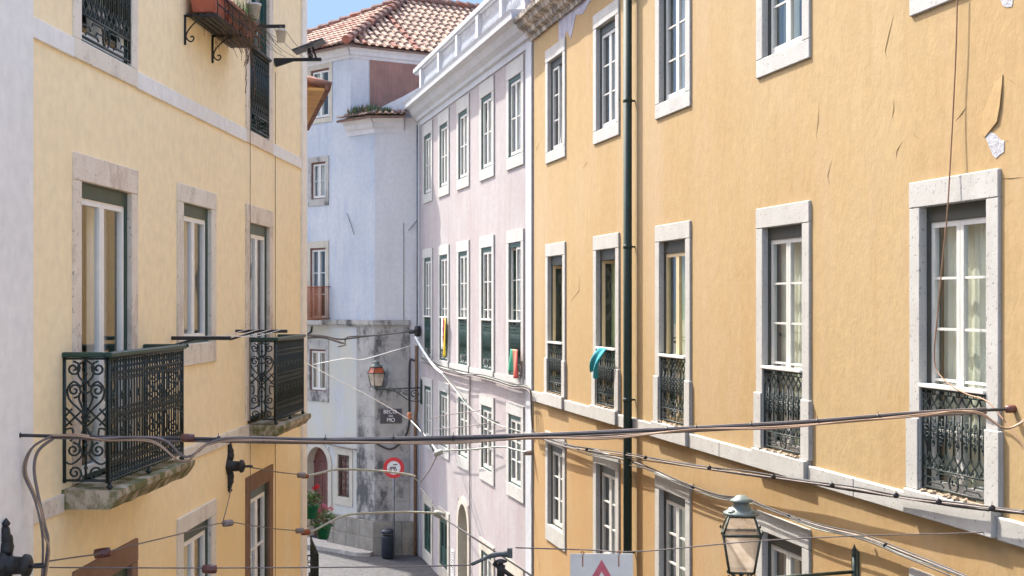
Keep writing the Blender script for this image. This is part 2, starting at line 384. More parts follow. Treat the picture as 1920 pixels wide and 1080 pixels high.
# ---------------------------------------------------------------- building helpers
def wall_mesh(u0, u1, z0, z1, holes, t=.16, depth=8.0, mi=0, body=True):
    mb = MB()
    us = sorted(set([u0, u1] + [h[0] for h in holes] + [h[1] for h in holes])); zs = sorted(set([z0, z1] + [h[2] for h in holes] + [h[3] for h in holes]))
    def inh(u, z): return any(h[0] < u < h[1] and h[2] < z < h[3] for h in holes)
    for i in range(len(us) - 1):
        for j in range(len(zs) - 1):
            a, b, c, d = us[i], us[i + 1], zs[j], zs[j + 1]
            if inh((a + b) / 2, (c + d) / 2): continue
            mb.quad((a, 0, c), (b, 0, c), (b, 0, d), (a, 0, d), mi)
    for (a, b, c, d) in holes:
        mb.quad((a, 0, c), (a, t, c), (a, t, d), (a, 0, d), mi); mb.quad((b, 0, c), (b, t, c), (b, t, d), (b, 0, d), mi)
        mb.quad((a, 0, c), (b, 0, c), (b, t, c), (a, t, c), mi); mb.quad((a, 0, d), (b, 0, d), (b, t, d), (a, t, d), mi)
    if body:
        mb.quad((u0, 0, z0), (u0, depth, z0), (u0, depth, z1), (u0, 0, z1), mi); mb.quad((u1, 0, z0), (u1, depth, z0), (u1, depth, z1), (u1, 0, z1), mi)
        mb.quad((u0, 0, z1), (u1, 0, z1), (u1, depth, z1), (u0, depth, z1), mi); mb.quad((u0, depth, z0), (u1, depth, z0), (u1, depth, z1), (u0, depth, z1), mi)
    return mb

def curtain_mb(w_, h, folds=9, amp=.02):
    mb = MB(); n = folds * 4; vs = []; fs = []
    for i in range(n + 1):
        x = -w_ / 2 + w_ * i / n; y = amp * sin(2 * pi * i / 4 + .6 * sin(i * .9))
        vs += [(x, y, 0), (x, y * .7, h)]
    for i in range(n): fs.append((2 * i, 2 * i + 2, 2 * i + 3, 2 * i + 1))
    mb.add(vs, fs, 0, True); return mb

def sash_mb(lw, h, rows, fw=.05, bw=.022, cols=1, solid=0.0, side=1, y0=.0):
    """one leaf, hinge at x=0, opening towards side*x"""
    mb = MB(); t = .045
    def bx(a, b, c, d, ya=0.0, yb=t):
        x0, x1 = (a, b) if side > 0 else (-b, -a); mb.box(x0, x1, ya, yb, c, d)
    bx(0, fw, 0, h); bx(lw - fw, lw, 0, h); bx(fw, lw - fw, 0, fw * 1.3); bx(fw, lw - fw, h - fw, h)
    zb = fw * 1.3
    if solid: bx(fw, lw - fw, zb, solid, .012, t - .012); zb = solid; bx(fw, lw - fw, zb, zb + fw, .002, t - .002); zb += fw
    for k in range(1, rows):
        z = zb + (h - fw - zb) * k / rows; bx(fw, lw - fw, z - bw / 2, z + bw / 2, .006, t - .006)
    for k in range(1, cols):
        x = fw + (lw - 2 * fw) * k / cols; bx(x - bw / 2, x + bw / 2, zb, h - fw, .009, t - .009)
    return mb

def rail_lattice(w_, h, pitch=.125, r=.0085, orn=True, dense=False):
    """cast iron window railing: bars, interlaced pointed arches top and bottom, scroll ornaments, scrolled frieze"""
    mb = MB(); n = max(3, round(w_ / pitch)); p = w_ / n; x0 = -w_ / 2
    fz = h * .20; bt = h * .93
    mb.tube([(x0, 0, h - .02), (-x0, 0, h - .02)], r * 1.3, 4); mb.tube([(x0, 0, fz), (-x0, 0, fz)], r * 1.1, 4)
    mb.tube([(x0, 0, .015), (-x0, 0, .015)], r * 1.2, 4); mb.tube([(x0, 0, bt), (-x0, 0, bt)], r * .8, 4)
    mb.tube([(x0 + .008, 0, 0), (x0 + .008, 0, h)], r * 1.2, 4); mb.tube([(-x0 - .008, 0, 0), (-x0 - .008, 0, h)], r * 1.2, 4)
    ah = h * .17
    for i in range(n + 1):
        x = x0 + p * i
        if 0 < i < n: mb.tube([(x, 0, fz + ah), (x, 0, bt - ah)], r * 1.05, 4)
        for sgn in (-1, 1):
            xe = x + sgn * p
            if xe < x0 - 1e-6 or xe > -x0 + 1e-6: continue
            pts = [(x + sgn * p * a, 0, bt - ah * b) for a, b in ((0, 1), (.18, .72), (.5, .5), (.82, .28), (1, 0))]
            mb.tube(pts, r * .9, 4, smooth=False)
            pts = [(x + sgn * p * a, 0, fz + ah * b) for a, b in ((0, 1), (.18, .72), (.5, .5), (.82, .28), (1, 0))]
            mb.tube(pts, r * .9, 4, smooth=False)
        if orn and i < n:
            xc = x + p / 2; zc = h * .55
            for k, (dx, dz) in enumerate(((-.14, .09), (.12, .055), (-.12, .02), (.13, -.015), (-.1, -.05), (.05, .125), (0, -.085))):
                cx, cz = xc + dx * p * 1.2, zc + dz * h; q = p * .17
                mb.tube([(cx + q * cos(a), 0, cz + q * sin(a)) for a in [2 * pi * j / 6 for j in range(7)]], r * .65, 3, smooth=False, cap=False)
            mb.tube([(xc, 0, zc - h * .13), (xc, 0, zc + h * .15)], r * .6, 3)
        if i < n:
            xc = x + p / 2
            for cz in (fz + .028, bt + .02):
                mb.tube([(xc + p * .2 * cos(a), 0, cz + p * .16 * sin(a)) for a in [2 * pi * j / 6 for j in range(7)]], r * .7, 3, smooth=False, cap=False)
    if dense:
        for i in range(n): mb.tube([(x0 + p * (i + .5), 0, fz), (x0 + p * (i + .5), 0, bt)], r * .8, 4)
    # frieze of meander bars round a central ring
    m2 = fz / 2; q = w_ / 8
    for sx in (-1, 1):
        for (a, b, zz) in ((.5, 2.2, .72), (2.4, 3.8, .45), (1.2, 3.2, .2), (.4, 1.6, .4)):
            xa, xb = sx * q * a, sx * q * b
            mb.tube([(xa, 0, fz * zz), (xa + (xb - xa) * .12, 0, fz * (zz + .13)), (xb - (xb - xa) * .12, 0, fz * (zz + .13)), (xb, 0, fz * zz)], r * .8, 4, smooth=False)
    mb.tube([(.4 * fz * cos(a), 0, m2 + .42 * fz * sin(a)) for a in [2 * pi * j / 10 for j in range(11)]], r, 4, cap=False)
    mb.tube(spiral(0, m2, .24 * fz, 1, 0, 1, 8), r * .7, 3)
    return mb

def scroll_panel(w_, h, r=.0085):
    """balcony end panel: pairs of spirals, hearts and crossed bars; x 0..w"""
    mb = MB(); c = w_ / 2
    for x in (.012, w_ - .012): mb.tube([(x, 0, 0), (x, 0, h)], r * 1.7, 4)
    mb.tube([(0, 0, .02), (w_, 0, .02)], r * 1.5, 4); mb.tube([(0, 0, h - .02), (w_, 0, h - .02)], r * 1.3, 4)
    q = w_ * .165
    for sx in (-1, 1):
        for (zf, sp, dr) in ((.90, .27, 1), (.73, .25, -1), (.26, .27, 1), (.08, .24, -1)):
            mb.tube(spiral(c + sx * w_ * sp, h * zf, q, 1.5, pi / 2 if dr > 0 else -pi / 2, sx * dr), r * 1.15, 4)
        # big S curves
        mb.tube(smooth_pts([(c, 0, h * .97), (c + sx * w_ * .17, 0, h * .92), (c + sx * w_ * .15, 0, h * .84), (c + sx * w_ * .06, 0, h * .80), (c + sx * w_ * .10, 0, h * .76),
                 (c + sx * w_ * .26, 0, h * .80), (c + sx * w_ * .40, 0, h * .74), (c + sx * w_ * .36, 0, h * .66), (c + sx * w_ * .2, 0, h * .60), (c, 0, h * .53)], 3), r * 1.1, 4)
        mb.tube(smooth_pts([(c, 0, h * .70), (c + sx * w_ * .10, 0, h * .72), (c + sx * w_ * .15, 0, h * .67), (c + sx * w_ * .08, 0, h * .60), (c, 0, h * .55)], 3), r * 1.1, 4)
        mb.tube([(c + sx * w_ * .46, 0, h * .60), (c, 0, h * .44)], r * 1.1, 4); mb.tube([(c + sx * w_ * .46, 0, h * .44), (c, 0, h * .60)], r * 1.1, 4)
        mb.tube([(c + sx * w_ * .46, 0, h * .52), (c + sx * w_ * .30, 0, h * .585)], r, 4); mb.tube([(c + sx * w_ * .46, 0, h * .52), (c + sx * w_ * .30, 0, h * .455)], r, 4)
        mb.tube(smooth_pts([(c + sx * w_ * .44, 0, h * .42), (c + sx * w_ * .30, 0, h * .43), (c + sx * w_ * .28, 0, h * .36), (c + sx * w_ * .34, 0, h * .33)], 3), r * 1.1, 4)
        mb.tube(smooth_pts([(c, 0, h * .44), (c + sx * w_ * .10, 0, h * .38), (c + sx * w_ * .14, 0, h * .30), (c + sx * w_ * .08, 0, h * .22), (c + sx * w_ * .30, 0, h * .15), (c + sx * w_ * .46, 0, h * .17)], 3), r * 1.1, 4)
    mb.tube([(c, 0, .02), (c, 0, h * .97)], r * 1.2, 4)
    for k in range(8):
        a = 2 * pi * k / 8; mb.tube([(c, 0, h * .52), (c + .035 * cos(a), 0, h * .52 + .05 * sin(a))], r * 1.3, 4)
    for zf in (.36, .30, .24, .12, .86, .80): mb.lathe([(.006, -.02), (.018, 0), (.006, .02)], (c, 0, h * zf), 6)
    return mb

def front_panel(w_, h, pitch=.066, r=.0085):
    """balcony front: close vertical bars with lozenge bands"""
    mb = MB(); n = round(w_ / pitch); p = w_ / n
    for z, k in ((.02, 1.6), (h - .02, 1.4), (h * .13, .8), (h * .87, .8)): mb.tube([(0, 0, z), (w_, 0, z)], r * k, 4)
    for i in range(n + 1):
        x = p * i; mb.tube([(x, 0, 0), (x, 0, h)], r * (1.7 if i in (0, n) else 1.0), 4)
        if i < n:
            xc = x + p / 2
            for (za, zb) in ((.46, .52), (.52, .58), (.14, .22), (.80, .87)):
                m_ = (za + zb) / 2
                mb.tube([(xc, 0, h * za), (xc + p * .42, 0, h * m_), (xc, 0, h * zb), (xc - p * .42, 0, h * m_), (xc, 0, h * za)], r * .8, 3, smooth=False, cap=False)
            for cz in (.07, .93):
                mb.tube([(xc + p * .38 * cos(a), 0, h * cz + p * .5 * sin(a)) for a in [2 * pi * j / 6 for j in range(7)]], r * .8, 3, smooth=False, cap=False)
            if i % 3 == 1:
                for cz in (.36, .40, .66, .69): mb.lathe([(.004, -.018), (.02, 0), (.004, .018)], (xc, 0, h * cz), 5)
    return mb

def make_window(parent, uc, zb, w_, h, jamb=.19, lin=.22, sill=.2, p=.04, sp=None, st='lime', cas='casing', sash='whitepaint', rows=4, ct=.13, cs=.055,
                rail=0.0, railtype='lattice', railmat='iron', topmat='railtop', cur='curtain_green', cur_open=False, opens=(0, 0), base=0.0, gl='glass', solid=0.0, bevel=.008, depth=.15, sillflush=True, cols=1, fw=.05):
    """stone surround with casing, two leaves, glass, room and curtain as its sub-parts; origin bottom centre of the opening"""
    if sp is None: sp = p
    hw = w_ / 2; mb = MB(); e = .003
    mb.box(-hw - jamb, -hw, -p, depth, 0, h); mb.box(hw, hw + jamb, -p, depth, 0, h)
    mb.box(-hw - jamb, hw + jamb, -p - e, depth, h, h + lin)
    if sill: mb.box(-hw - jamb - .0, hw + jamb + .0, -sp, depth, -sill, 0)
    if base:
        for s_ in (-1, 1):
            a, b = sorted((s_ * (hw), s_ * (hw + jamb + .03))); mb.box(a + (.002 if s_ > 0 else 0), b - (.002 if s_ < 0 else 0), -p - .018, -p - .0005, 0, base)
            a, b = sorted((s_ * (hw + jamb + .0005), s_ * (hw + jamb + .03))); mb.box(a, b, -p - .0005, .02, 0, base)
    win = mb.build('window', M[st], parent, (uc, 0, zb), bevel=bevel)
    c = MB(); y0, y1 = depth - .105, depth + .05
    c.box(-hw, -hw + cs, y0, y1, 0, h); c.box(hw - cs, hw, y0, y1, 0, h); c.box(-hw + cs, hw - cs, y0, y1, h - ct, h); c.box(-hw + cs, hw - cs, y0, y1, 0, .03)
    c.build('casing', M[cas], win)
    lw = (w_ - 2 * cs) / 2 - .003; lh = h - ct - .035
    ys = depth - .092
    s1 = sash_mb(lw, lh, rows, side=1, solid=solid, cols=cols, fw=fw).build('sash', M[sash], win, (-hw + cs, ys, .032), rz=opens[0])
    s2 = sash_mb(lw, lh, rows, side=-1, solid=solid, cols=cols, fw=fw).build('sash', M[sash], win, (hw - cs, ys, .032), rz=opens[1])
    gz = max(solid, .0) + .08
    gm = MB()
    for (hx, ang, sd_) in ((-hw + cs, opens[0], 1), (hw - cs, opens[1], -1)):
        xa, xb = sd_ * .04, sd_ * (lw - .04); yy = .022; ca, sa = cos(ang), sin(ang)
        A = (hx + xa * ca - yy * sa, ys + xa * sa + yy * ca); B = (hx + xb * ca - yy * sa, ys + xb * sa + yy * ca)
        gm.quad((A[0], A[1], gz), (B[0], B[1], gz), (B[0], B[1], h - ct - .05), (A[0], A[1], h - ct - .05))
    gm.build('glass', M[gl], win)
    rm = MB(); a, b, c_, d_ = -hw - .3, hw + .3, -.15, h + .15; yb = 1.3; yf = depth + .052
    rm.quad((a, yb, c_), (b, yb, c_), (b, yb, d_), (a, yb, d_)); rm.quad((a, yf, c_), (a, yb, c_), (a, yb, d_), (a, yf, d_)); rm.quad((b, yf, c_), (b, yb, c_), (b, yb, d_), (b, yf, d_))
    rm.quad((a, yf, c_), (b, yf, c_), (b, yb, c_), (a, yb, c_)); rm.quad((a, yf, d_), (b, yf, d_), (b, yb, d_), (a, yb, d_))
    rm.build('room', M['room'], win)
    if cur:
        if cur_open:
            for s_ in (-1, 1):
                cm = curtain_mb(w_ * .40, h - .05, 6, .025); cm.build('curtain', M[cur], win, (s_ * w_ * .31, depth + .085, .02))
        else: curtain_mb(w_ - 2 * cs, h - .02, 9, .010).build('curtain', M[cur], win, (0, depth + .03, .02))
    if rail:
        if railtype == 'lattice': rl = rail_lattice(w_ - .01, rail - .02)
        elif railtype == 'dense': rl = rail_lattice(w_ - .01, rail - .02, pitch=.11, r=.010, dense=True)
        rl.build('railing', M[railmat], win, (0, .0, .03))
        tm = MB(); tm.box(-hw + .001, hw - .001, -.045, .05, rail, rail + .035); tm.build('handrail', M[topmat], win, bevel=.006)
    return win
def hole(w_, h, uc, zb, m=.08): return (uc - w_ / 2 - m, uc + w_ / 2 + m, zb - .08, zb + h + .08)
def setcur(win, mat_):
    for c in child(win, 'curtain'):
        c.data = c.data.copy(); c.data.materials[0] = M[mat_]
def setsash(win, mat_):
    for c in child(win, 'sash'):
        c.data = c.data.copy(); c.data.materials[0] = M[mat_]

# ================================================================ OCHRE BUILDING (right)
FO = Fac((6.2 - .2308 * 25.1, 25.1), (.2308, -1))
ob = tag(empty('apartment_building', (FO.O[0], FO.O[1], 0), FO.rz), 'ochre rendered building with white stone window frames and dark green drainpipe, at right', 'building')
UE = 21.0
cols_px = [(1020, 1058), (1108, 1160), (1225, 1292), (1415, 1514), (1702, 1868)]
OC = [(FO.u(a, .04) + FO.u(b, .04)) / 2 for a, b in cols_px] + [FO.u(1785, .04) + 3.4]
WO = 1.0; JO = .175
holes = []
R1b, R1h = Z(2.70), 1.62
R2b, R2h = Z(-1.62), 2.44
R3b, R3h = Z(-3.98), 1.45
for u in OC: holes += [hole(WO, R1h, u, R1b), hole(WO, R2h, u, R2b), hole(WO, R3h, u, R3b)]
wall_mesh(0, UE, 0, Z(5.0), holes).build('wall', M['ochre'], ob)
# row 1
w1 = make_window(ob, OC[0], R1b, WO, R1h, jamb=JO, lin=.23, sill=.20, p=.026, rows=3, cur='curtain_grey', cur_open=True, gl='glassl')
for i, u in enumerate(OC[1:]):
    c = copy_tree(w1, ob, (u, 0, R1b))
    if i == 1: setcur(c, 'curtain_white')
    if i == 2: setcur(c, 'curtain_green')
for s_, a in zip(child(w1, 'sash'), (0, 0)): s_.rotation_euler = (0, 0, a)
s_ = child(w1, 'sash')[1]; s_.rotation_euler = (radians(-7), 0, 0)
# row 2 (French windows with railings)
w2 = make_window(ob, OC[4], R2b, WO, R2h, jamb=JO, lin=.225, sill=.215, p=.026, sp=.085, rows=5, rail=.89, cur='curtain_green', base=.62)
c = copy_tree(w2, ob, (OC[3], 0, R2b)); copy_tree(w2, ob, (OC[5], 0, R2b))
w2b = make_window(ob, OC[2], R2b, WO, R2h, jamb=JO, lin=.225, sill=.215, p=.026, sp=.085, rows=1, rail=.89, cur='curtain_sage', sash='cream', base=.62, ct=.16)
w2c = make_window(ob, OC[1], R2b, WO, R2h, jamb=JO, lin=.225, sill=.215, p=.026, sp=.085, rows=1, rail=.89, cur='curtain_sage', cur_open=True, sash='cream', base=.62, ct=.16, opens=(radians(62), radians(-25)))
copy_tree(w2c, ob, (OC[0], 0, R2b))
for wn in child(ob, 'window'):
    if abs(wn.location.z - R2b) < .01:
        d = MB(); random.seed(int(wn.location.x * 10))
        d.box(-WO / 2 + .001, WO / 2 - .001, -.03, .06, 0, .012)
        for k in range(26):
            x = random.uniform(-.47, .47); y = random.uniform(-.07, .04); s_ = random.uniform(.012, .03)
            d.lathe([(s_, 0), (s_ * .8, s_ * .6), (s_ * .2, s_)], (x, y, .004), 5)
        d.build('ledge_dirt', M['rubble'], wn)
# row 3
w3 = make_window(ob, OC[0], R3b, WO, R3h, jamb=JO, lin=.21, sill=.30, p=.026, rows=3, cur='curtain_grey', cur_open=True)
for i, u in enumerate(OC[1:]):
    c = copy_tree(w3, ob, (u, 0, R3b))
    if i == 1: setcur(c, 'curtain_sage')
    if i >= 2: setcur(c, 'curtain_white')
# string course between and beside the sill blocks
segs = []; last = 0.0
for u in OC: segs.append((last, u - WO / 2 - JO)); last = u + WO / 2 + JO
segs.append((last, UE))
for (a, b) in segs:
    m_ = MB(); n = max(1, round((b - a) / 1.3))
    for k in range(n): m_.box(a + (b - a) * k / n + .002, a + (b - a) * (k + 1) / n - .002, -.045, .02, Z(-1.85), Z(-1.665))
    m_.build('string_course', M['lime'], ob, bevel=.01)
# cornice
def cornice(parent, name, u0, u1, prof, mat_, chip=False, seg=.35, endret=None):
    mb = MB(); n = max(1, int((u1 - u0) / seg)) if chip else 1
    rnd = random.Random(3); vs = []; k = len(prof)
    for i in range(n + 1):
        u = u0 + (u1 - u0) * i / n
        for (o_, z) in prof:
            j1 = rnd.uniform(-.012, .008) if chip else 0; j2 = rnd.uniform(-.008, .008) if chip else 0
            vs.append((u, -(max(-.1, o_ + j1)) if o_ > .02 else -o_, z + (j2 if o_ > .02 else 0)))
    fs = []
    for i in range(n):
        for j in range(k - 1): fs.append((i * k + j, (i + 1) * k + j, (i + 1) * k + j + 1, i * k + j + 1))
    fs.append(tuple(range(k))); fs.append(tuple(n * k + j for j in range(k)))
    mb.add(vs, fs); return mb.build(name, mat_, parent)
cornice(ob, 'cornice', -.12, UE, [(-.1, Z(4.92)), (.05, Z(4.92)), (.07, Z(5.0)), (.14, Z(5.03)), (.16, Z(5.1)), (.27, Z(5.16)), (.30, Z(5.24)), (.36, Z(5.26)), (.37, Z(5.34)), (-.1, Z(5.42))], M['oldcornice'], chip=True)
rf = MB()
for (a, b, c_, d_) in ((0, UE, -.02, 3.9),):
    rf.add([(a - .1, -.30, Z(5.41)), (b, -.30, Z(5.41)), (b, 4, Z(7.2)), (a - .1, 4, Z(7.2)), (b, 8.1, Z(5.41)), (a - .1, 8.1, Z(5.41))], [(0, 1, 2, 3), (3, 2, 4, 5), (0, 3, 5), (1, 4, 2), (0, 5, 4, 1)])
rf.build('roof', M['tile_mid'], ob)
# grey cement repair below the cornice
pm = MB(); ua, ub = FO.u(1048), FO.u(1122)
pts = [(ua + .0, 4.92), (ua, 4.55), (ua + .25, 4.42), (ua + .5, 4.66), (ua + .8, 4.46), (ua + 1.1, 4.80), (ua + 1.5, 4.72), (ua + 1.9, 4.83), (ub + .3, 4.92)]
pm.add([(a, -.006, Z(b)) for a, b in pts] + [(a, .01, Z(b)) for a, b in pts], [tuple(range(len(pts)))] + [(i, (i + 1) % len(pts), (i + 1) % len(pts) + len(pts), i + len(pts)) for i in range(len(pts))])
pm.build('cement_patch', M['peelgrey'], ob)
# drainpipe
up = FO.u(1178, .1)
dp = MB(); dp.tube([(up, -.11, 0.02), (up, -.11, Z(4.72))], .062, 10)
dp.lathe([(.06, 0), (.075, .05), (.14, .22), (.15, .34)], (up, -.13, Z(4.66)), 10)
for z in (1.2, 3.4, 5.6, 7.8, 9.9): dp.lathe([(.064, -.03), (.068, 0), (.064, .03)], (up, -.11, z), 10); dp.box(up - .015, up + .015, -.05, .01, z - .012, z + .012)
dp.build('drainpipe', M['pipe'], ob)
# peeling paint, flakes and cracks
def flake(px_pts, mat_, name, off=.012, lift=.0):
    P = [FO.uz(a, b) for a, b in px_pts]; k = len(P)
    mb = MB(); cx = sum(p[0] for p in P) / k; cz = sum(p[1] for p in P) / k
    mb.add([(a, -off - lift * (i % 3 == 0), z) for i, (a, z) in enumerate(P)] + [(a, .01, z) for a, z in P], [tuple(range(k))] + [(i, (i + 1) % k, (i + 1) % k + k, i + k) for i in range(k)])
    return mb.build(name, mat_, ob)
flake([(1848, 257), (1858, 248), (1868, 252), (1876, 262), (1884, 264), (1883, 285), (1876, 290), (1868, 297), (1862, 291), (1854, 272)], M['peel'], 'bare_patch', .004)
flake([(1876, 0), (1900, 0), (1898, 12), (1890, 14), (1882, 12)], M['peel'], 'bare_patch', .004)
def blister(px_pts, r0, r1=.002):
    """lifted edge of the paint film: a low triangular ridge"""
    P = [FO.uz(a, b) for a, b in px_pts]; mb = MB(); vs = []; n = len(P)
    for i, (a, z) in enumerate(P):
        k = r0 * (1 if 0 < i < n - 1 else .2)
        vs += [(a - k * 1.8, .002, z), (a + k * .1, -k, z), (a + k * .25, .002, z - k * .3)]
    fs = []
    for i in range(n - 1): fs += [(3 * i, 3 * i + 3, 3 * i + 4, 3 * i + 1), (3 * i + 1, 3 * i + 4, 3 * i + 5, 3 * i + 2)]
    mb.add(vs, fs); mb.build('lifted_paint', M['ochre'], ob)
def flap(pts):
    P = [FO.uz(a, b) for a, b, l in pts]; L = [l for a, b, l in pts]; k = len(P); q = MB()
    q.add([(P[i][0], -.003 - L[i], P[i][1]) for i in range(k)] + [(P[i][0], -.001 - max(0, L[i] - .006), P[i][1]) for i in range(k)], [tuple(range(k)), tuple(range(2 * k - 1, k - 1, -1))] + [(i, (i + 1) % k, (i + 1) % k + k, i + k) for i in range(k)])
    q.build('lifted_paint', M['ochre'], ob)
flap([(1881, 140, .004), (1864, 160, .003), (1848, 182, .002), (1842, 215, .001), (1840, 250, .004), (1848, 257, .006), (1862, 240, .009), (1872, 228, .012), (1877, 200, .012), (1880, 165, .009)])
for pl in ([(1881, 140), (1880, 160), (1878, 180), (1875, 210), (1872, 228), (1862, 240), (1848, 257), (1856, 275), (1863, 292)], [(1881, 140), (1895, 150), (1908, 162)],
           [(1881, 140), (1864, 160), (1848, 182), (1844, 200)], [(1813, 198), (1804, 212), (1791, 228)], [(1708, 240), (1716, 254), (1728, 262)], [(1692, 266), (1682, 282), (1680, 298)],
           [(1676, 185), (1676, 205), (1672, 225)], [(1884, 263), (1890, 264), (1892, 268)], [(1676, 28), (1668, 60), (1660, 95), (1662, 110)], [(1870, 335), (1895, 334), (1919, 332)],
           [(1622, 398), (1606, 410)], [(1556, 432), (1549, 462)], [(1095, 290), (1100, 305), (1092, 318)], [(1012, 265), (1006, 280), (1010, 296)], [(1900, 375), (1880, 390)],
           [(1218, 245), (1216, 262)], [(1086, 515), (1086, 545), (1070, 565)], [(1536, 190), (1534, 230), (1530, 260)], [(1212, 650), (1206, 668)], [(1560, 300), (1552, 330), (1556, 350)]):
    blister(pl, .005)

# ================================================================ PINK BUILDING
FP = Fac((6.73 - .252 * 36.9, 36.9), (.252, -1))
UP = hypot(.252, 1) * (36.9 - 25.13)
pb = tag(empty('apartment_building', (FP.O[0], FP.O[1], 0), FP.rz), 'pale pink building with white balustrade on its roof edge, beside the ochre one', 'building')
pcols = [(794, 808), (821, 841), (856, 878.5), (897.7, 925.8), (947.7, 982)]
PC = [(FP.u(a, .03) + FP.u(b, .03)) / 2 for a, b in pcols]; WP = .98; JP = .20
P1b, P1h = Z(2.91), 1.57; P2b, P2h = Z(-1.46), 2.65; P3b, P3h = Z(-3.62), 1.38
holes = []
for u in PC: holes += [hole(WP, P1h, u, P1b), hole(WP, P2h, u, P2b), hole(WP, P3h, u, P3b)]
P4b, P4h = 0.35, Z(-5.42) - .35
for i in (0, 1): holes.append(hole(WP, P4h, PC[i], P4b))
for i in (3, 4): holes.append(hole(WP, Z(-5.42) - .8, PC[i], .8))
ahw = .56; az0, az1 = .06, Z(-4.72)
holes.append((PC[2] - ahw - .05, PC[2] + ahw + .05, .02, az1 + .05))
wall_mesh(0, UP, 0, Z(5.3), holes).build('wall', M['pink'], pb)
kw = dict(jamb=JP, p=.03, cas='green', bevel=.006, ct=.09, depth=.10)
a = make_window(pb, PC[0], P1b, WP, P1h, lin=.32, sill=.24, rows=2, cur='curtain_white', gl='glassl', **kw)
for u in PC[1:]: copy_tree(a, pb, (u, 0, P1b))
a = make_window(pb, PC[0], P2b, WP, P2h, lin=.245, sill=.14, rows=4, rail=1.07, railtype='dense', railmat='green', cur='curtain_grey', cur_open=True, sp=.05, **kw)
for u in PC[1:4]: copy_tree(a, pb, (u, 0, P2b))
make_window(pb, PC[4], P2b, WP, P2h, lin=.245, sill=.14, rows=4, rail=1.07, railtype='dense', railmat='green', cur='curtain_white', cur_open=True, sp=.05, opens=(radians(80), radians(0)), **kw)
a = make_window(pb, PC[0], P3b, WP, P3h, lin=.23, sill=.27, rows=3, cur='curtain_grey', cur_open=True, **kw)
for u in PC[1:]: copy_tree(a, pb, (u, 0, P3b))
kw4 = dict(kw); kw4['cas'] = 'green'
a = make_window(pb, PC[0], P4b, WP, P4h, lin=.22, sill=.3, rows=1, cur='curtain_grey', sash='green', solid=.4, **{**kw4, 'st': 'tanstone'})
copy_tree(a, pb, (PC[1], 0, P4b))
a = make_window(pb, PC[3], .8, WP, Z(-5.42) - .8, lin=.24, sill=.25, rows=1, cur='curtain_grey', **{**kw4, 'st': 'tanstone'})
copy_tree(a, pb, (PC[4], 0, .8))
def arch_surround(parent, uc, z0, zt, hw, jw, p, mat_, doormat, wallmat, t=.3, name='door'):
    """round headed stone surround with a panelled door set back in it"""
    zs = zt - hw; mb = MB(); n = 14
    inn = [(-hw, z0)] + [(-hw * cos(pi * i / n), zs + hw * sin(pi * i / n)) for i in range(n + 1)] + [(hw, z0)]
    out = [(-hw - jw, z0)] + [(-(hw + jw) * cos(pi * i / n), zs + (hw + jw) * sin(pi * i / n)) for i in range(n + 1)] + [(hw + jw, z0)]
    k = len(inn); vs = []
    for (x, z) in inn: vs += [(x, -p, z), (x, t, z)]
    for (x, z) in out: vs += [(x, -p, z), (x, .02, z)]
    fs = []
    for i in range(k - 1):
        a_, b_ = 2 * i, 2 * i + 2; c_, d_ = 2 * k + 2 * i, 2 * k + 2 * i + 2
        fs += [(a_, b_, d_, c_), (a_, a_ + 1, b_ + 1, b_), (c_, d_, d_ + 1, c_ + 1)]
    mb.add(vs, fs)
    o = mb.build(name, mat_, parent, (uc, 0, 0))
    sp = MB(); tz = zt + jw * 0 + .06; vs = []
    top = [(x, z) for x, z in inn[1:-1]]
    for i in range(len(top) - 1):
        (xa, za), (xb, zb) = top[i], top[i + 1]
        sp.quad((xa, -.001, za), (xb, -.001, zb), (xb, -.001, tz), (xa, -.001, tz))
    sp.build('arch_infill', wallmat, o)
    dm = MB(); dm.box(-hw - .05, -.006, t - .02, t + .04, z0, zt + .05); dm.box(.006, hw + .05, t - .02, t + .04, z0, zt + .05)
    dm.box(-hw - .05, hw + .05, t - .05, t - .021, zs - .02, zs + .05)
    for s_ in (-1, 1):
        for (a_, b_) in ((.25, .9), (1.05, 1.9)): dm.box(*sorted((s_ * .10, s_ * (hw - .10))), t - .035, t - .02, z0 + a_, z0 + b_)
    dm.build('door_leaf', doormat, o)
    return o
arch_surround(pb, PC[2], .02, az1, ahw - .04, .18, .03, M['tanstone'], M['green'], M['pink'])
# belts below the tall windows
lastu = .17
for u in PC + [UP - .43 + WP / 2 + JP + .004]:
    if u - WP / 2 - JP - .004 > lastu + .03: m_ = MB(); m_.box(lastu, u - WP / 2 - JP - .004, -.022, .01, Z(-1.60), Z(-1.485)); m_.build('string_course', M['lime'], pb)
    lastu = u + WP / 2 + JP + .004
m_ = MB(); m_.box(UP - .42, UP, -.035, .02, 0, Z(4.98)); m_.build('pilaster', M['whitetrim'], pb)
m_ = MB(); m_.box(0, .16, -.035, .02, 0, Z(4.98)); m_.build('pilaster', M['whitetrim'], pb)
cornice(pb, 'cornice', -.05, UP + .02, [(-.1, Z(4.85)), (.03, Z(4.85)), (.04, Z(4.98)), (.10, Z(5.0)), (.12, Z(5.08)), (.22, Z(5.16)), (.30, Z(5.28)), (.42, Z(5.33)), (.43, Z(5.44)), (.46, Z(5.5)), (-.1, Z(5.53))], M['whitetrim'])
bal = MB(); bal.box(.02, UP, -.16, .12, Z(5.535), Z(5.66)); balo = bal.build('balustrade', M['whitetrim'], pb)
tr_ = MB(); tr_.box(-.02, UP, -.17, .13, Z(6.32), Z(6.44)); tr_.box(.0, UP - .01, -.13, .09, Z(6.28), Z(6.319)); tr_.build('top_rail', M['whitetrim'], balo, bevel=.01)
ped_u = [FP.u(x, .15) for x in (787.5, 821, 855, 893.5, 938, 993)]
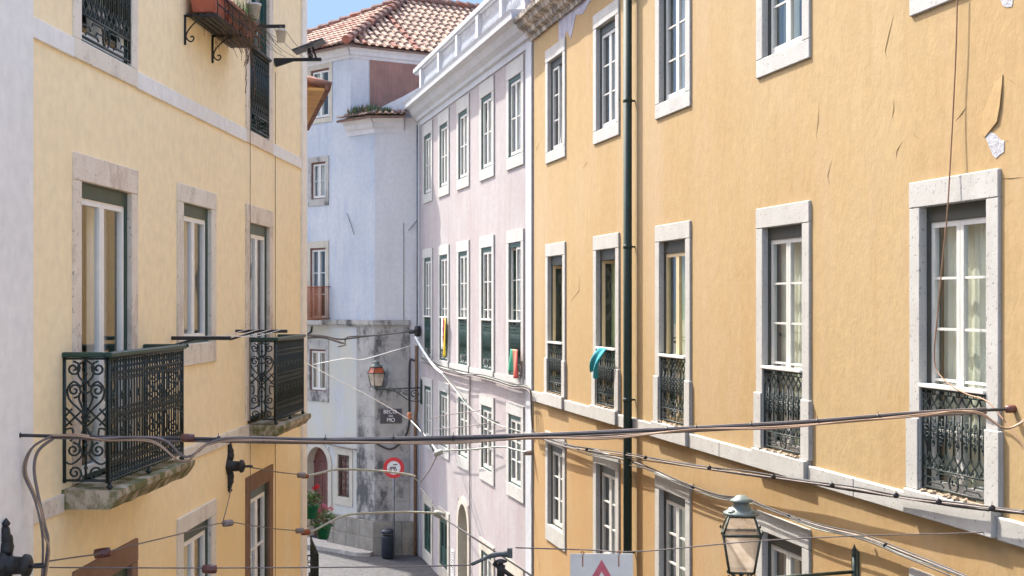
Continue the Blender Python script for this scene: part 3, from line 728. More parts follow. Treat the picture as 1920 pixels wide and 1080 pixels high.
for u in ped_u:
    u = max(.14, min(UP - .15, u)); q = MB(); q.box(u - .11, u + .11, -.15, .11, Z(5.662), Z(6.279)); q.box(u - .13, u + .13, -.165, .125, Z(5.665), Z(5.73)); q.build('pedestal', M['whitetrim'], balo, bevel=.008)
bm0 = MB(); bm0.lathe([(.06, 0), (.06, .05), (.03, .07), (.035, .10), (.068, .20), (.06, .28), (.028, .40), (.028, .46), (.045, .49), (.045, .53), (.06, .56), (.06, .617)], (0, 0, 0), 8)
b0 = None
for i in range(len(ped_u) - 1):
    a, b = ped_u[i] + .16, ped_u[i + 1] - .16; a, b = min(a, b), max(a, b)
    k = max(1, int((b - a) / .15))
    for j in range(k):
        u = a + (b - a) * (j + .5) / k
        if b0 is None: b0 = bm0.build('baluster', M['whitetrim'], balo, (u, -.02, Z(5.661)))
        else:
            c = b0.copy(); COL.objects.link(c); c.parent = balo; c.location = (u, -.02, Z(5.661))
ch = MB(); ch.box(UP - 1.9, UP - 1.2, 2.2, 2.9, Z(5.3), Z(7.6)); ch.box(UP - 1.96, UP - 1.14, 2.14, 2.96, Z(7.601), Z(7.72)); ch.build('chimney', M['pinkstone'], pb, bevel=.02)
# pipes on the pink wall
q = MB(); q.tube([(.07, -.12, .02), (.07, -.12, Z(-3.2)), (.05, -.08, Z(-2.9)), (.06, -.08, Z(-1.2))], .05, 8); q.build('drainpipe', M['drystem'], pb)
uq = FP.u(880.5, .04); q = MB(); q.tube(smooth_pts([(uq, -.03, .05), (uq + .03, -.03, 1.5), (uq - .02, -.03, 2.6), (uq, -.03, 3.9), (uq, -.03, Z(-1.65))], 3), .014, 5); q.build('conduit', M['cablegrey'], pb)
q = MB(); un, zn = FP.uz(848, 1056, .02); q.box(un - .14, un + .14, -.02, -.001, zn - .32, zn + .32); plo = q.build('notice_plate', M['signwhite'], pb)
q = MB()
for k in range(9):
    zz = zn + .26 - k * .06; q.box(un - .10 + .02 * (k % 2), un + .10 - .03 * (k % 3), -.024, -.0205, zz - .013, zz + .013)
q.build('printed_lines', M['cable'], plo)

# ================================================================ YELLOW BUILDING (left)
FL = Fac((-3.9 + .046 * 9.56, 9.56), (.046, 1))
UL = FL.u(572)
yb_ = tag(empty('apartment_building', (FL.O[0], FL.O[1], 0), FL.rz), 'pale yellow building in the shade on the left, with two cast iron balconies', 'building')
lc = [(140, 259), (336, 405), (464, 511.5)]
LC = [(FL.u(a, .02) + FL.u(b, .02)) / 2 for a, b in lc]; WL = 1.02; JL = .19; WL1 = 1.20; JL1 = .16
L1b, L1h = Z(2.07), 2.2; L2b, L2h = Z(-1.42), 2.38; L3b, L3h = Z(-4.3), 2.0
holes = [hole(WL1, L1h, LC[0], L1b), hole(WL, L1h, LC[2], L1b), hole(WL, .9, LC[1], Z(3.42)), hole(WL1, L2h, LC[0], L2b), hole(WL, L2h, LC[2], L2b), hole(WL, 1.42, LC[1], Z(-.42))] + [hole(WL1 if i == 0 else WL, L3h, u, L3b) for i, u in enumerate(LC)]
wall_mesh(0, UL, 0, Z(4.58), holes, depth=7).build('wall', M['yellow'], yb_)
kl = dict(jamb=JL, p=.02, cas='green', bevel=.006, ct=.12, depth=.13, gl='glassy')
kl1 = {**kl, 'jamb': JL1}
make_window(yb_, LC[0], L1b, WL1, L1h, lin=.2, sill=.16, rows=1, rail=1.0, railtype='dense', cur='curtain_white', cur_open=True, st='limewarm', topmat='iron', sash='shadepaint', **kl1)
make_window(yb_, LC[2], L1b, WL, L1h, lin=.2, sill=.16, rows=1, rail=1.0, railtype='dense', cur='curtain_white', cur_open=True, st='pinkstone', topmat='iron', opens=(0, 0), sash='teal', **kl)
make_window(yb_, LC[1], Z(3.42), WL, .9, lin=.2, sill=.15, rows=1, cur='curtain_white', st='limewarm', sash='shadepaint', **kl)
make_window(yb_, LC[0], L2b, WL1, L2h, lin=.215, sill=.0, rows=1, cur='curtain_white', cur_open=True, st='pinkstone', sash='shadepaint', **kl1)
make_window(yb_, LC[2], L2b, WL, L2h, lin=.215, sill=.0, rows=1, cur='curtain_grey', cur_open=True, st='pinkstone', sash='shadepaint', **kl)
make_window(yb_, LC[1], Z(-.42), WL, 1.42, lin=.18, sill=.22, rows=1, cur='curtain_grey', cur_open=True, st='limewarm', sash='shadepaint', **kl)
make_window(yb_, LC[0], L3b, WL1, L3h, lin=.20, sill=.2, rows=2, cur='curtain_grey', st='brownstone', sash='shadepaint', **kl1)
make_window(yb_, LC[1], L3b, WL, L3h, lin=.17, sill=.2, rows=2, cur='curtain_green', cur_open=True, st='limewarm', sash='shadepaint', **kl)
make_window(yb_, LC[2], L3b, WL, L3h + .02, lin=.19, sill=.2, rows=3, cur='curtain_grey', cur_open=True, st='brownstone', sash='shadepaint', **kl)
def belt(parent, z0, z1, gaps, u1, mat_, p=.022, name='string_course'):
    last = 0.0
    for (a, b) in sorted(gaps) + [(u1, u1)]:
        if a - last > .02: m2 = MB(); m2.box(last + .001, a - .002, -p, .01, z0, z1); m2.build(name, mat_, parent, bevel=.006)
        last = b
hj = WL / 2 + JL
belt(yb_, Z(1.905), Z(2.06), [(LC[0] - .76, LC[0] + .76), (LC[2] - hj, LC[2] + hj)], UL - .33, M['greywall'])
belt(yb_, Z(-1.60), Z(-1.46), [(FL.u(118), FL.u(118) + 2.0), (FL.u(465), FL.u(465) + 1.75)], UL - .33, M['limewarm'])
m_ = MB(); m_.box(UL - .32, UL, -.03, .02, 0, Z(4.58)); m_.build('pilaster', M['pilaster'], yb_)
cornice(yb_, 'cornice', 0, UL, [(-.1, Z(4.585)), (.1, Z(4.585)), (.2, Z(4.66)), (.2, Z(4.72)), (-.1, Z(4.74))], M['pilaster'])
def balcony(parent, u0, length, proj, z0, thick):
    sl = MB(); n = 12; pr = [(proj + .09, 0), (proj + .09, -.05), (proj + .05, -.10), (proj + .02, -thick), (0, -thick)]
    rnd = random.Random(int(u0 * 7)); vs = []; kx = len(pr) + 1
    for i in range(n + 1):
        u = u0 - .03 + (length + .12) * i / n
        for (o_, z) in [(0, 0)] + pr: vs.append((u, -o_ + (rnd.uniform(-.006, .006) if o_ else 0), z0 + z + (rnd.uniform(-.005, .005) if o_ else 0)))
    fs = [tuple(range(kx)), tuple(n * kx + j for j in range(kx))]
    for i in range(n):
        for j in range(kx - 1): fs.append((i * kx + j, (i + 1) * kx + j, (i + 1) * kx + j + 1, i * kx + j + 1))
    sl.add(vs, fs); b = sl.build('balcony', M['mossy'], parent)
    h = 1.03
    e1 = scroll_panel(proj, h - .06)
    for (uu) in (u0, u0 + length):
        o = e1.build('end_panel', M['iron'], b, (uu, -proj, z0 + .05)); o.rotation_euler = (0, 0, pi / 2)
    f1 = front_panel(length, h - .06); f1.build('front_panel', M['iron'], b, (u0, -proj, z0 + .05))
    t = MB(); zt = z0 + h - .02
    t.box(u0 - .03, u0 + length + .03, -proj - .035, -proj + .025, zt, zt + .04)
    for uu in (u0, u0 + length): t.box(uu - .03, uu + .03, -proj + .0255, .0, zt, zt + .04)
    t.build('handrail', M['green'], b, bevel=.008)
    for uu in (u0 + .02, u0 + length / 2, u0 + length - .02):
        ft = MB(); ft.tube([(uu, -proj, z0 - .02), (uu, -proj, z0 + .06)], .014, 6); ft.lathe([(.01, 0), (.028, .02), (.01, .045)], (uu, -proj, z0 + .0), 8); ft.build('foot', M['iron'], b)
    return b
balcony(yb_, FL.u(118), 1.92, .355, Z(-1.43), .15)
balcony(yb_, FL.u(465), 1.62, .335, Z(-1.47), .13)
# cables fixed to the wall
for (px, za, zb) in ((465.5, .5, Z(3.2)), (516, .5, Z(3.0))):
    uq = FL.u(px, .01); q = MB(); q.tube(smooth_pts([(uq, -.034 if abs(px - 465.5) < 2 else -.012, za + (zb - za) * k / 8) for k in range(9)], 2), .004, 5); q.build('wall_cable', M['cablegrey'], yb_)

# grey building at the left edge
FG = Fac(FL.w(-.001, .03, 0)[:2], FL.d)
gb = tag(empty('apartment_building', (FG.O[0], FG.O[1], 0), FG.rz), 'plain pale grey rendered wall of the building at the left edge of the picture', 'building')
wall_mesh(-6.5, 0, 0, Z(4.9), [], depth=7).build('wall', M['greywall'], gb)
cornice(gb, 'cornice', -6.5, 0, [(-.1, Z(4.91)), (.1, Z(4.91)), (.2, Z(5.0)), (.2, Z(5.08)), (-.1, Z(5.1))], M['greywall'])

# set back building beyond the yellow one, showing its boarded eave
FH = Fac((-3.06, 19.47), (-1.17, 5.3))
hb = tag(empty('house', (FH.O[0], FH.O[1], 0), FH.rz), 'house behind the yellow corner, showing its honey coloured boarded eave', 'house')
wall_mesh(0, 5.4, 0, Z(3.2), [], depth=5).build('wall', M['pinkstone'], hb)
e = MB(); e.box(.62, 5.5, -.37, .0, Z(3.2), Z(3.24))
for k in range(10): e.box(.62, 5.5, -.36 + k * .037, -.33 + k * .037, Z(3.19), Z(3.199))
eo = e.build('eave', M['eavewood'], hb)
q = MB()
for k in range(20):
    u = .66 + k * .25; q.tube([(u, -.47, Z(3.27)), (u, -.1, Z(3.36))], .075, 8, 0); q.box(u - .11, u + .11, -.42, -.372, Z(3.20), Z(3.27))
q.build('edge_tile', M['tile_ridge'], eo)
q = MB(); q.add([(0.0, -.05, Z(3.36)), (5.5, -.05, Z(3.36)), (5.5, 5, Z(4.3)), (0.0, 5, Z(4.3)), (0, 5, Z(3.2)), (5.5, 5, Z(3.2)), (0, -.05, Z(3.241)), (5.5, -.05, Z(3.241))], [(0, 1, 2, 3), (0, 3, 4, 6), (1, 7, 5, 2), (6, 7, 1, 0)])
q.build('roof', M['tile_red'], hb)
bz = Z(-4.75); ub0 = .55
q = MB(); q.box(ub0, ub0 + 1.7, -.30, 0, bz - .12, bz); bo = q.build('balcony', M['plinthstone'], hb)
q = front_panel(1.6, .95, pitch=.1); q.build('front_panel', M['iron'], bo, (ub0 + .05, -.27, bz + .01))
q = front_panel(.26, .95, pitch=.09); o = q.build('end_panel', M['iron'], bo, (ub0 + .05, -.27, bz + .01)); o.rotation_euler = (0, 0, pi / 2)

# ================================================================ WHITE BUILDING (end of the street)
C = (-3.80, 37.0); dl = (.70, -.714)
FW = Fac(C, dl)            # left facet, u from -9 to 0
FR = Fac(C, (1, 0))        # right facet
ang = FW.rz
wb = tag(empty('apartment_building', (C[0], C[1], 0), 0), 'tall white building closing the street end, with red tiled hip roof and sooty stone corner', 'building')
ZL = Z(5.12)
def loc(F_, u, off, z):
    p = F_.w(u, off, z); return (p[0] - C[0], p[1] - C[1], p[2])
# left facet wall carries the openings
lwin = dict(A=(583, 617.5, 130, 222), B=(584, 611, 304, 373), C=(582, 611, 465, 598), D=(581, 611, 655, 733), E=(634, 655.5, 853, 932))
lf = empty('left_front', (0, 0, 0), ang); lf.parent = wb
Wn = {}
for k, (a, b, c_, d_) in lwin.items():
    ua, z1 = FW.uz(a, c_); ub, z0 = FW.uz(b, d_)
    zt = FW.uz((a + b) / 2, c_)[1]; zb = FW.uz((a + b) / 2, d_)[1]
    Wn[k] = ((ua + ub) / 2, zb, ub - ua, zt - zb)
dA, dB = FW.u(577), FW.u(616); dzt = FW.uz(597, 838)[1]; duc = (dA + dB) / 2; dhw = (dB - dA) / 2
holes = [hole(v[2], v[3], v[0], v[1], .04) for v in Wn.values()] + [(duc - dhw - .03, duc + dhw + .03, .02, dzt + .04)]
uA = FW.u(657)
m_ = MB()
wm = wall_mesh(-9, 0, 0, ZL, [h for h in holes if h[2] < ZL - .5], body=False, depth=1)
wm2 = wall_mesh(-9, uA, ZL, Z(7.2), [h for h in holes if h[2] >= ZL - .5], body=False)
wm.v += []; o_ = len(wm.v); wm.v += wm2.v; wm.f += [tuple(i + o_ for i in f) for f in wm2.f]; wm.mi += wm2.mi; wm.sm += wm2.sm
bpy.data.objects.remove(lf)
wallo = wm.build('wall', M['bluewhite'], wb, rz=ang)
kw_ = dict(jamb=.15, p=.02, bevel=.004, ct=.05, cs=.045, depth=.13)
def ww(k, **a):
    v = Wn[k]; return make_window(wallo, v[0], v[1], v[2], v[3], **{**kw_, **a})
def reparent(o): return o
ww('A', lin=.15, sill=.14, st='tanstone', cas='redbrown', rows=2, cur='curtain_white', cur_open=True)
ww('B', lin=.16, sill=.2, st='quoin', cas='redbrown', rows=2, cur='curtain_white')
ww('C', lin=.2, sill=0, st='tanstone', cas='redbrown', rows=3, cur='curtain_grey', cur_open=True)
ww('D', lin=.28, sill=.3, st='quoin', cas='redbrown', rows=1, cur='curtain_white', cur_open=True)
wE = ww('E', lin=.2, sill=.24, st='tanstone', cas='casing', rows=1, cur='curtain_grey', cur_open=True, sash='redbrown', fw=.02)
v = Wn['E']; q = MB()
for i in range(4): q.tube([(-v[2] / 2 + v[2] * (i + .5) / 4, .03, 0), (-v[2] / 2 + v[2] * (i + .5) / 4, .03, v[3])], .008, 5)
for i in range(6): q.tube([(-v[2] / 2, .03, v[3] * (i + .5) / 6), (v[2] / 2, .03, v[3] * (i + .5) / 6)], .007, 5)
for i in range(4):
    for j in range(6): q.tube([(-v[2] / 2 + v[2] * (i + .5) / 5 + .028 * cos(a_), .03, v[3] * (j + 1) / 7 + .028 * sin(a_)) for a_ in [2 * pi * t / 6 for t in range(7)]], .007, 3, cap=False)
q.build('grille', M['redbrown'], wE)
arch_surround(wallo, duc, .12, dzt, dhw, .17, .03, M['tanstone'], M['redbrown'], M['white'], t=.25)
# narrow balcony on the left facet
ua, ub = FW.u(560), FW.u(620); zf = FW.uz(600, 600)[1]; zr_ = FW.uz(600, 538)[1]
q = MB(); q.box(ua, ub, -.32, 0, zf - .13, zf); bo = q.build('balcony', M['quoin'], wallo)
q = MB(); n = 34
for i in range(n + 1): q.tube([(ua + (ub - ua - .02) * i / n, -.29, zf), (ua + (ub - ua - .02) * i / n, -.29, zr_)], .010, 4)
for i in range(4): q.tube([(ub - .02, -.29 + .07 * i, zf), (ub - .02, -.29 + .07 * i, zr_)], .010, 4)
for zz in (zf + .06, zr_): q.tube([(ua, -.29, zz), (ub - .02, -.29, zz), (ub - .02, 0, zz)], .018, 4)
for i in range(n): q.tube([(ua + (ub - ua - .02) * (i + .5) / n + .03 * cos(a_), -.29, zf + .3 + .08 * sin(a_)) for a_ in [2 * pi * t / 6 for t in range(7)]], .006, 3, cap=False)
q.build('railing', M['rust'], bo)
q = MB(); q.tube([(ub - .9, 0, zf - .2), (ub - .9, -.04, zf - .35), (ub - 1.15, -.04, zf - .45)], .03, 6); q.build('spout', M['black'], bo)
# right facet
rf_ = MB()
rf_.add([(0, 0, 0), (3.6, 0, 0), (3.6, 0, ZL), (0, 0, ZL), (3.6, 7, 0), (3.6, 7, ZL)], [(0, 1, 2, 3), (1, 4, 5, 2)])
# ledge top (flat area between lower body and recessed top floor)
pU = loc(FW, uA, 0, ZL); dR = (.85, .526)
rf_.add([(0, 0, ZL), (3.6, 0, ZL), (pU[0] + dR[0] * 9, pU[1] + dR[1] * 9, ZL), (pU[0], pU[1], ZL)], [(0, 1, 2, 3)])
# top floor right face and far closing faces
a_ = pU; b_ = (pU[0] + dR[0] * 9, pU[1] + dR[1] * 9, ZL); zt_ = Z(7.2)
rf_.add([a_, b_, (b_[0], b_[1], zt_), (a_[0], a_[1], zt_)], [(0, 1, 2, 3)])
lfar = loc(FW, -9, 0, 0)
rf_.add([(lfar[0], lfar[1], 0), (lfar[0], lfar[1], zt_), (lfar[0] + 6, lfar[1] + 6, zt_), (lfar[0] + 6, lfar[1] + 6, 0)], [(0, 1, 2, 3)])
rf_.build('wall', M['white'], wb)
q = MB(); P_ = [loc(FW, -16, 0, 0), loc(FW, -9.001, 0, 0), loc(FW, -9.001, -6, 0), loc(FW, -16, -6, 0)]
q.add([(x, y, 0) for x, y, z in P_] + [(x, y, Z(7.1)) for x, y, z in P_], [(4, 5, 6, 7), (0, 1, 5, 4), (1, 2, 6, 5), (2, 3, 7, 6), (3, 0, 4, 7)]); q.build('shade_wing', M['bluewhite'], wb)  # unseen wing, added to lengthen the building's shade on the street
# sloping white parapet over the ledge
def RP(px, py, off=0.0): return (lambda p: (p[0] - C[0], p[1] - C[1], p[2]))(FR.wp(px, py, off))
q = MB(); A = [RP(704, 203), RP(730, 190), RP(755, 178), RP(781, 163), RP(800, 152), (RP(800, 152)[0], 0, ZL + .01), (RP(704, 203)[0], 0, ZL + .01)]
A = [(x, -.0 + .25, z) for x, y, z in A]; Bk = [(x, y + .25, z) for x, y, z in A]; k = len(A)
q.add(A + Bk, [tuple(range(k)), tuple(range(2 * k - 1, k - 1, -1))] + [(i, (i + 1) % k, (i + 1) % k + k, i + k) for i in range(k)])
q.build('parapet', M['white'], wb)
# brown corrugated cladding on the top floor
FT = Fac((pU[0] + C[0], pU[1] + C[1]), dR)
q = MB(); u0, u1 = FT.u(693), FT.u(693) + 6.5; n = 110; vs = []
for i in range(n + 1):
    u = u0 + (u1 - u0) * i / n; o_ = .03 + (.018 if i % 2 else 0); 
    for z in (ZL + .02, Z(6.93)): vs.append(loc(FT, u, o_, z))
q.add(vs, [(2 * i, 2 * i + 2, 2 * i + 3, 2 * i + 1) for i in range(n)]); q.build('corrugated_cladding', M['corrugated'], wb)
# eave cornice of the top floor
def strip(F_, u0, u1, prof, mat_, name, m0=0.0, m1=0.0):
    """moulding; m0/m1 lengthen each end in proportion to the projection (mitre)"""
    q = MB(); vs = []
    for (e_, mm, sg) in ((u0, m0, -1), (u1, m1, 1)):
        for (o_, z) in prof: vs.append(loc(F_, e_ + sg * mm * max(o_, 0), o_, z))
    k = len(prof); q.add(vs, [(j, j + k, j + k + 1, j + 1) for j in range(k - 1)] + [tuple(range(k)), tuple(range(k, 2 * k))])
    return q.build(name, mat_, wb)
ep = [(-.1, Z(6.93)), (.03, Z(6.93)), (.05, Z(7.0)), (.10, Z(7.03)), (.12, Z(7.12)), (.2, Z(7.18)), (.2, Z(7.24)), (-.1, Z(7.25))]
strip(FW, -9, uA, ep, M['white'], 'eave_cornice', 0, .66); strip(FT, 0, 8.5, ep, M['white'], 'eave_cornice', .66, 0)
lp = [(-.1, ZL - .42), (.02, ZL - .42), (.03, ZL - .30), (.10, ZL - .24), (.12, ZL - .12), (.22, ZL - .06), (.24, ZL + .02), (-.05, ZL + .04)]
strip(FW, FW.u(652), 0, lp, M['white'], 'ledge_cornice', 0, .3); strip(FR, 0, .80, lp, M['white'], 'ledge_cornice', .3, 0)
# string course and sooty stone at the corner
zs0 = Z(-.68); zs1 = Z(-.50)
strip(FW, FW.u(575), 0, [(-.02, zs0), (.05, zs0), (.05, zs0 + .04), (.09, zs0 + .06), (.09, zs1), (-.02, zs1 + .01)], M['quoin'], 'string_course', 0, .35)
strip(FR, 0, RP(768, 600)[0] - .0, [(-.02, zs0), (.05, zs0), (.05, zs0 + .04), (.09, zs0 + .06), (.09, zs1), (-.02, zs1 + .01)], M['quoin'], 'string_course', .35, 0)
xr = RP(768, 600)[0]; ul = FW.u(670)
q = MB(); rnd = random.Random(5); zc = .95; 
while zc < zs0 - .1:
    h_ = min(rnd.uniform(.42, .62), zs0 - .001 - zc)
    o1 = .03
    a1 = loc(FW, ul, o1, zc); 
    cor = (loc(FW, 0, o1, 0)[0] + .02, -o1)
    vs = [loc(FW, ul, -.02, zc), loc(FW, ul, o1, zc), (0 - .012, -o1, zc), (xr, -o1, zc), (xr, .02, zc)]
    vs += [(x, y, zc + h_ - .006) for x, y, z in vs]
    q.add(vs, [(0, 1, 6, 5), (1, 2, 7, 6), (2, 3, 8, 7), (3, 4, 9, 8), (0, 1, 2, 3, 4), (5, 6, 7, 8, 9)]); zc += h_
q.build('corner_stones', M['quoin'], wb)
q = MB(); zc = .0
for (h_, o1, ulx) in ((.48, .13, 620), (.46, .10, 620)):
    n = 4
    ue = FW.u(ulx)
    vs = [loc(FW, ue, -.02, zc), loc(FW, ue, o1, zc), (-.05, -o1, zc), (xr + .12, -o1, zc), (xr + .12, .02, zc)]
    vs += [(x, y, zc + h_ - .008) for x, y, z in vs]
    q.add(vs, [(0, 1, 6, 5), (1, 2, 7, 6), (2, 3, 8, 7), (3, 4, 9, 8), (0, 1, 2, 3, 4), (5, 6, 7, 8, 9)]); zc += h_
for x in (.75,):
    for (za, zb, o1) in ((.0, .47, .136), (.482, .93, .106)): q.box(x - .006, x + .006, -o1, -o1 + .05, za, zb, 1)
for uu in (-.55, -1.15, -1.75):
    for (za, zb, o1) in ((.0, .47, .136), (.482, .93, .106)):
        P4 = [loc(FW, uu - .006, o1, za), loc(FW, uu + .006, o1, za), loc(FW, uu + .006, o1, zb), loc(FW, uu - .006, o1, zb)]; q.add(P4, [(0, 1, 2, 3)], 1)
q.build('plinth', [M['plinthstone'], M['black']], wb, bevel=.01)
# ---- tiled roofs
def tile_slope(A, B, Cc, D, name, parent, w_=.24, l=.36, red=.12, origin=(0, 0, 0), redcols=(), edge=True, seed=1):
    """barrel tiles over the quad A,B (eave, left to right) C,D (top right, top left); degenerate top allowed"""
    A, B, Cc, D = map(Vector, (A, B, Cc, D)); ex = (B - A).normalized(); nrm = ex.cross((D - A)); 
    nrm = (ex.cross((D + Cc) / 2 - (A + B) / 2)).normalized(); ey = nrm.cross(ex).normalized()
    if nrm.z < 0: nrm = -nrm; ey = -ey
    H = (Cc - B).dot(ey); 
    def ext(v):
        tt = min(1, max(0, v / H)); xl = (A + (D - A) * tt - A).dot(ex); xr_ = (B + (Cc - B) * tt - A).dot(ex); return xl, xr_
    mb = MB(); rnd = random.Random(seed); nv = int(H / l) + 1; xl0, xr0 = ext(0)
    xmin = min(0, (D - A).dot(ex)); xmax = max((B - A).dot(ex), (Cc - A).dot(ex)); ncol = int((xmax - xmin) / w_) + 1
    for j in range(nv):
        v0 = j * l; v1 = min(v0 + l * 1.12, H + .02); xl, xr_ = ext(v0 + l * .5)
        for i in range(ncol):
            x = xmin + w_ * (i + .5)
            if x < xl - .02 or x > xr_ + .02: continue
            ra = w_ * .33; rb = w_ * .27; vs = []; ns = 6; jx = rnd.uniform(-.008, .008)
            for (vv, rr, hh) in ((v0, ra, .055), (v1, rb, .02)):
                for s_ in range(ns + 1):
                    an = pi * s_ / ns; p = A + ex * (x + jx + rr * cos(an)) + ey * vv + nrm * (hh + rr * .75 * sin(an)); vs.append(p)
            fs = [(s_, s_ + 1, ns + 2 + s_, ns + 1 + s_) for s_ in range(ns)] + [tuple(range(ns, -1, -1))]
            mi = 2 if (rnd.random() < red or i in redcols or j in redcols and False) else (1 if rnd.random() < .35 else 0)
            if j == 0 and rnd.random() < .35: mi = 3
            mb.add(vs, fs, mi, False)
            # pan tile
            vs = []
            for (vv, hh) in ((v0, .03), (v1, .0)):
                for s_ in range(4):
                    an = pi * s_ / 3; p = A + ex * (x + w_ / 2 - w_ * .28 * cos(an)) + ey * vv + nrm * (hh - w_ * .1 * sin(an) + .02); vs.append(p)
            mb.add(vs, [(s_, s_ + 1, 5 + s_, 4 + s_) for s_ in range(3)], 1 if rnd.random() < .6 else 3)
    # deck
    mb.add([A - nrm * .02, B - nrm * .02, Cc - nrm * .02, D - nrm * .02, A - nrm * .08, B - nrm * .08], [(0, 1, 2, 3), (0, 4, 5, 1)], 3)
    return mb.build(name, [M['tile_pale'], M['tile_mid'], M['tile_red'], M['tile_dark']], parent)
def rel(p): return (p[0] - C[0], p[1] - C[1], p[2])
zE = Z(7.27); ovh = .32
# eave corners (offset outwards), ridge
P1 = loc(FW, uA + .66 * ovh, ovh, zE); Pl = loc(FW, -9, ovh, zE); Pr = loc(FT, 8.5, ovh, zE)
apex = rel((-3.36, 42.0, Z(9.50))); ridge2 = (apex[0] + dR[0] * 7, apex[1] + dR[1] * 7, apex[2])
lback = (Pl[0] + 4.2, Pl[1] + 6.2, zE)
tile_slope(Pl, P1, apex, apex, 'roof', wb, red=.16, seed=2)
tile_slope(P1, Pr, ridge2, apex, 'roof', wb, red=.06, redcols=(9,), seed=3)
q = MB(); q.add([Pl, apex, lback, ridge2, (Pr[0], Pr[1], Pr[2]), (Pr[0] - 3, Pr[1] + 6, zE)], [(0, 1, 2), (1, 3, 5, 2), (3, 4, 5)]); q.build('roof', M['tile_mid'], wb)
q = MB()
for (a_, b_) in ((P1, apex), (apex, ridge2), (Pl, apex)):
    a_, b_ = Vector(a_), Vector(b_); n = int((b_ - a_).length / .36)
    for i in range(n):
        p0 = a_ + (b_ - a_) * i / n; p1 = a_ + (b_ - a_) * (i + 1.1) / n; q.tube([p0 + Vector((0, 0, .11)), p1 + Vector((0, 0, .07))], [.13, .10], 8, 1 if i % 5 else 0, smooth=False)
q.build('ridge_tiles', [M['tile_red'], M['tile_ridge']], wb)
# ledge tiles
lt = Vector(loc(FW, FW.u(648), .34, ZL + .03)); lc_ = Vector((0 - .10, -.34, ZL + .03)); rt = Vector((.84, -.34, ZL + .03))
up1 = Vector((.30, .42, .28)) ; 
tile_slope(lt, lc_, Vector((.05, .20, ZL + .22)), Vector(loc(FW, FW.u(652), -.2, ZL + .22)), 'ledge_tiles', wb, w_=.17, l=.3, red=.0, seed=5)
tile_slope(lc_, rt, Vector((.84, .20, ZL + .22)), Vector((.05, .20, ZL + .22)), 'ledge_tiles', wb, w_=.17, l=.3, red=.0, seed=6)
q = MB(); q.add([lt, lc_, (.0, .0, ZL + .035), loc(FW, FW.u(652), 0, ZL + .035)], [(0, 1, 2, 3)]); q.add([lc_, rt, (.84, 0, ZL + .035), (0, 0, ZL + .035)], [(0, 1, 2, 3)]); q.build('ledge_soffit', M['limewarm'], wb)
# thin lines and a stay rod on the white wall
q = MB(); xs = RP(757, 560)[0]; q.tube([(xs, -.012, zs1 + .02), (xs, -.012, Z(2.2))], .008, 5); q.build('wall_cable', M['cablegrey'], wb)
q = MB(); q.tube([RP(783, 235, .03), RP(783, 610, .05)], .03, 6); q.build('drainpipe', M['greypole'], wb)
q = MB(); pa = FW.wp(650, 400, .03); pbb = FW.wp(664, 440, .12); q.tube([rel(pa), rel(FW.wp(657, 418, .03)), rel(pbb)], .012, 5); q.build('stay_rod', M['greypole'], wb)
q = MB(); q.tube([RP(784, 411, .05), RP(766, 432, .05)], .012, 5); q.build('stay_rod', M['greypole'], wb)
# weeds on the ledge
rnd = random.Random(9); q = MB()
for k in range(420):
    t_ = rnd.random(); 
    if rnd.random() < .75: base = Vector(loc(FW, FW.u(655) + (0 - FW.u(655)) * t_, rnd.uniform(-.25, .12), ZL + .12)); hh = rnd.uniform(.08, .34)
    else: base = Vector((rnd.uniform(0, .4), rnd.uniform(-.1, .2), ZL + .12)); hh = rnd.uniform(.06, .22)
    d = Vector((rnd.uniform(-.12, .12), rnd.uniform(-.1, .1), hh)); sd_ = Vector((rnd.uniform(-1, 1), rnd.uniform(-1, 1), 0)).normalized() * .012
    q.add([base - sd_, base + sd_, base + d * .6 + sd_ * 1.6, base + d, base + d * .6 - sd_ * 1.6], [(0, 1, 2, 3, 4)], 0 if rnd.random() < .75 else 1)
q.v = [(a + C[0], b + C[1], c) for a, b, c in q.v]
tag(q.build('weeds', [M['leafdark'], M['drystem']]), 'green weeds growing on the small tiled ledge of the white building', 'weeds', kind='stuff')
# pavement at the foot of the white building
q = MB(); pp = [W(560, 1013, 1)] ; pts = []
for (u, off) in ((-9, .0), (-9, 1.35), (-2.9, 1.2), (-1.9, .75), (-.9, .62), (-.1, .55), (.15, .3), (0.02, .0)):
    p = FW.w(u, off, 0); pts.append((p[0], p[1]))
k = len(pts); q.add([(x, y, .11) for x, y in pts] + [(x, y, .0) for x, y in pts], [tuple(range(k))] + [(i, (i + 1) % k, (i + 1) % k + k, i + k) for i in range(k)])
tag(q.build('pavement', M['paving']), kind='structure')

# ================================================================ street furniture
def text_mesh(body, size, mat_, name, parent, loc_, rot, ext=.002):
    cu = bpy.data.curves.new(name, 'FONT'); cu.body = body; cu.size = size; cu.extrude = ext; cu.align_x = 'CENTER'; cu.align_y = 'CENTER'
    o = bpy.data.objects.new(name, cu); COL.objects.link(o)
    dg = bpy.context.evaluated_depsgraph_get(); me = bpy.data.meshes.new_from_object(o.evaluated_get(dg)); bpy.data.objects.remove(o)
    me.materials.clear(); me.materials.append(mat_)
    o = bpy.data.objects.new(name, me); COL.objects.link(o); o.parent = parent; o.location = loc_; o.rotation_euler = rot
    return o
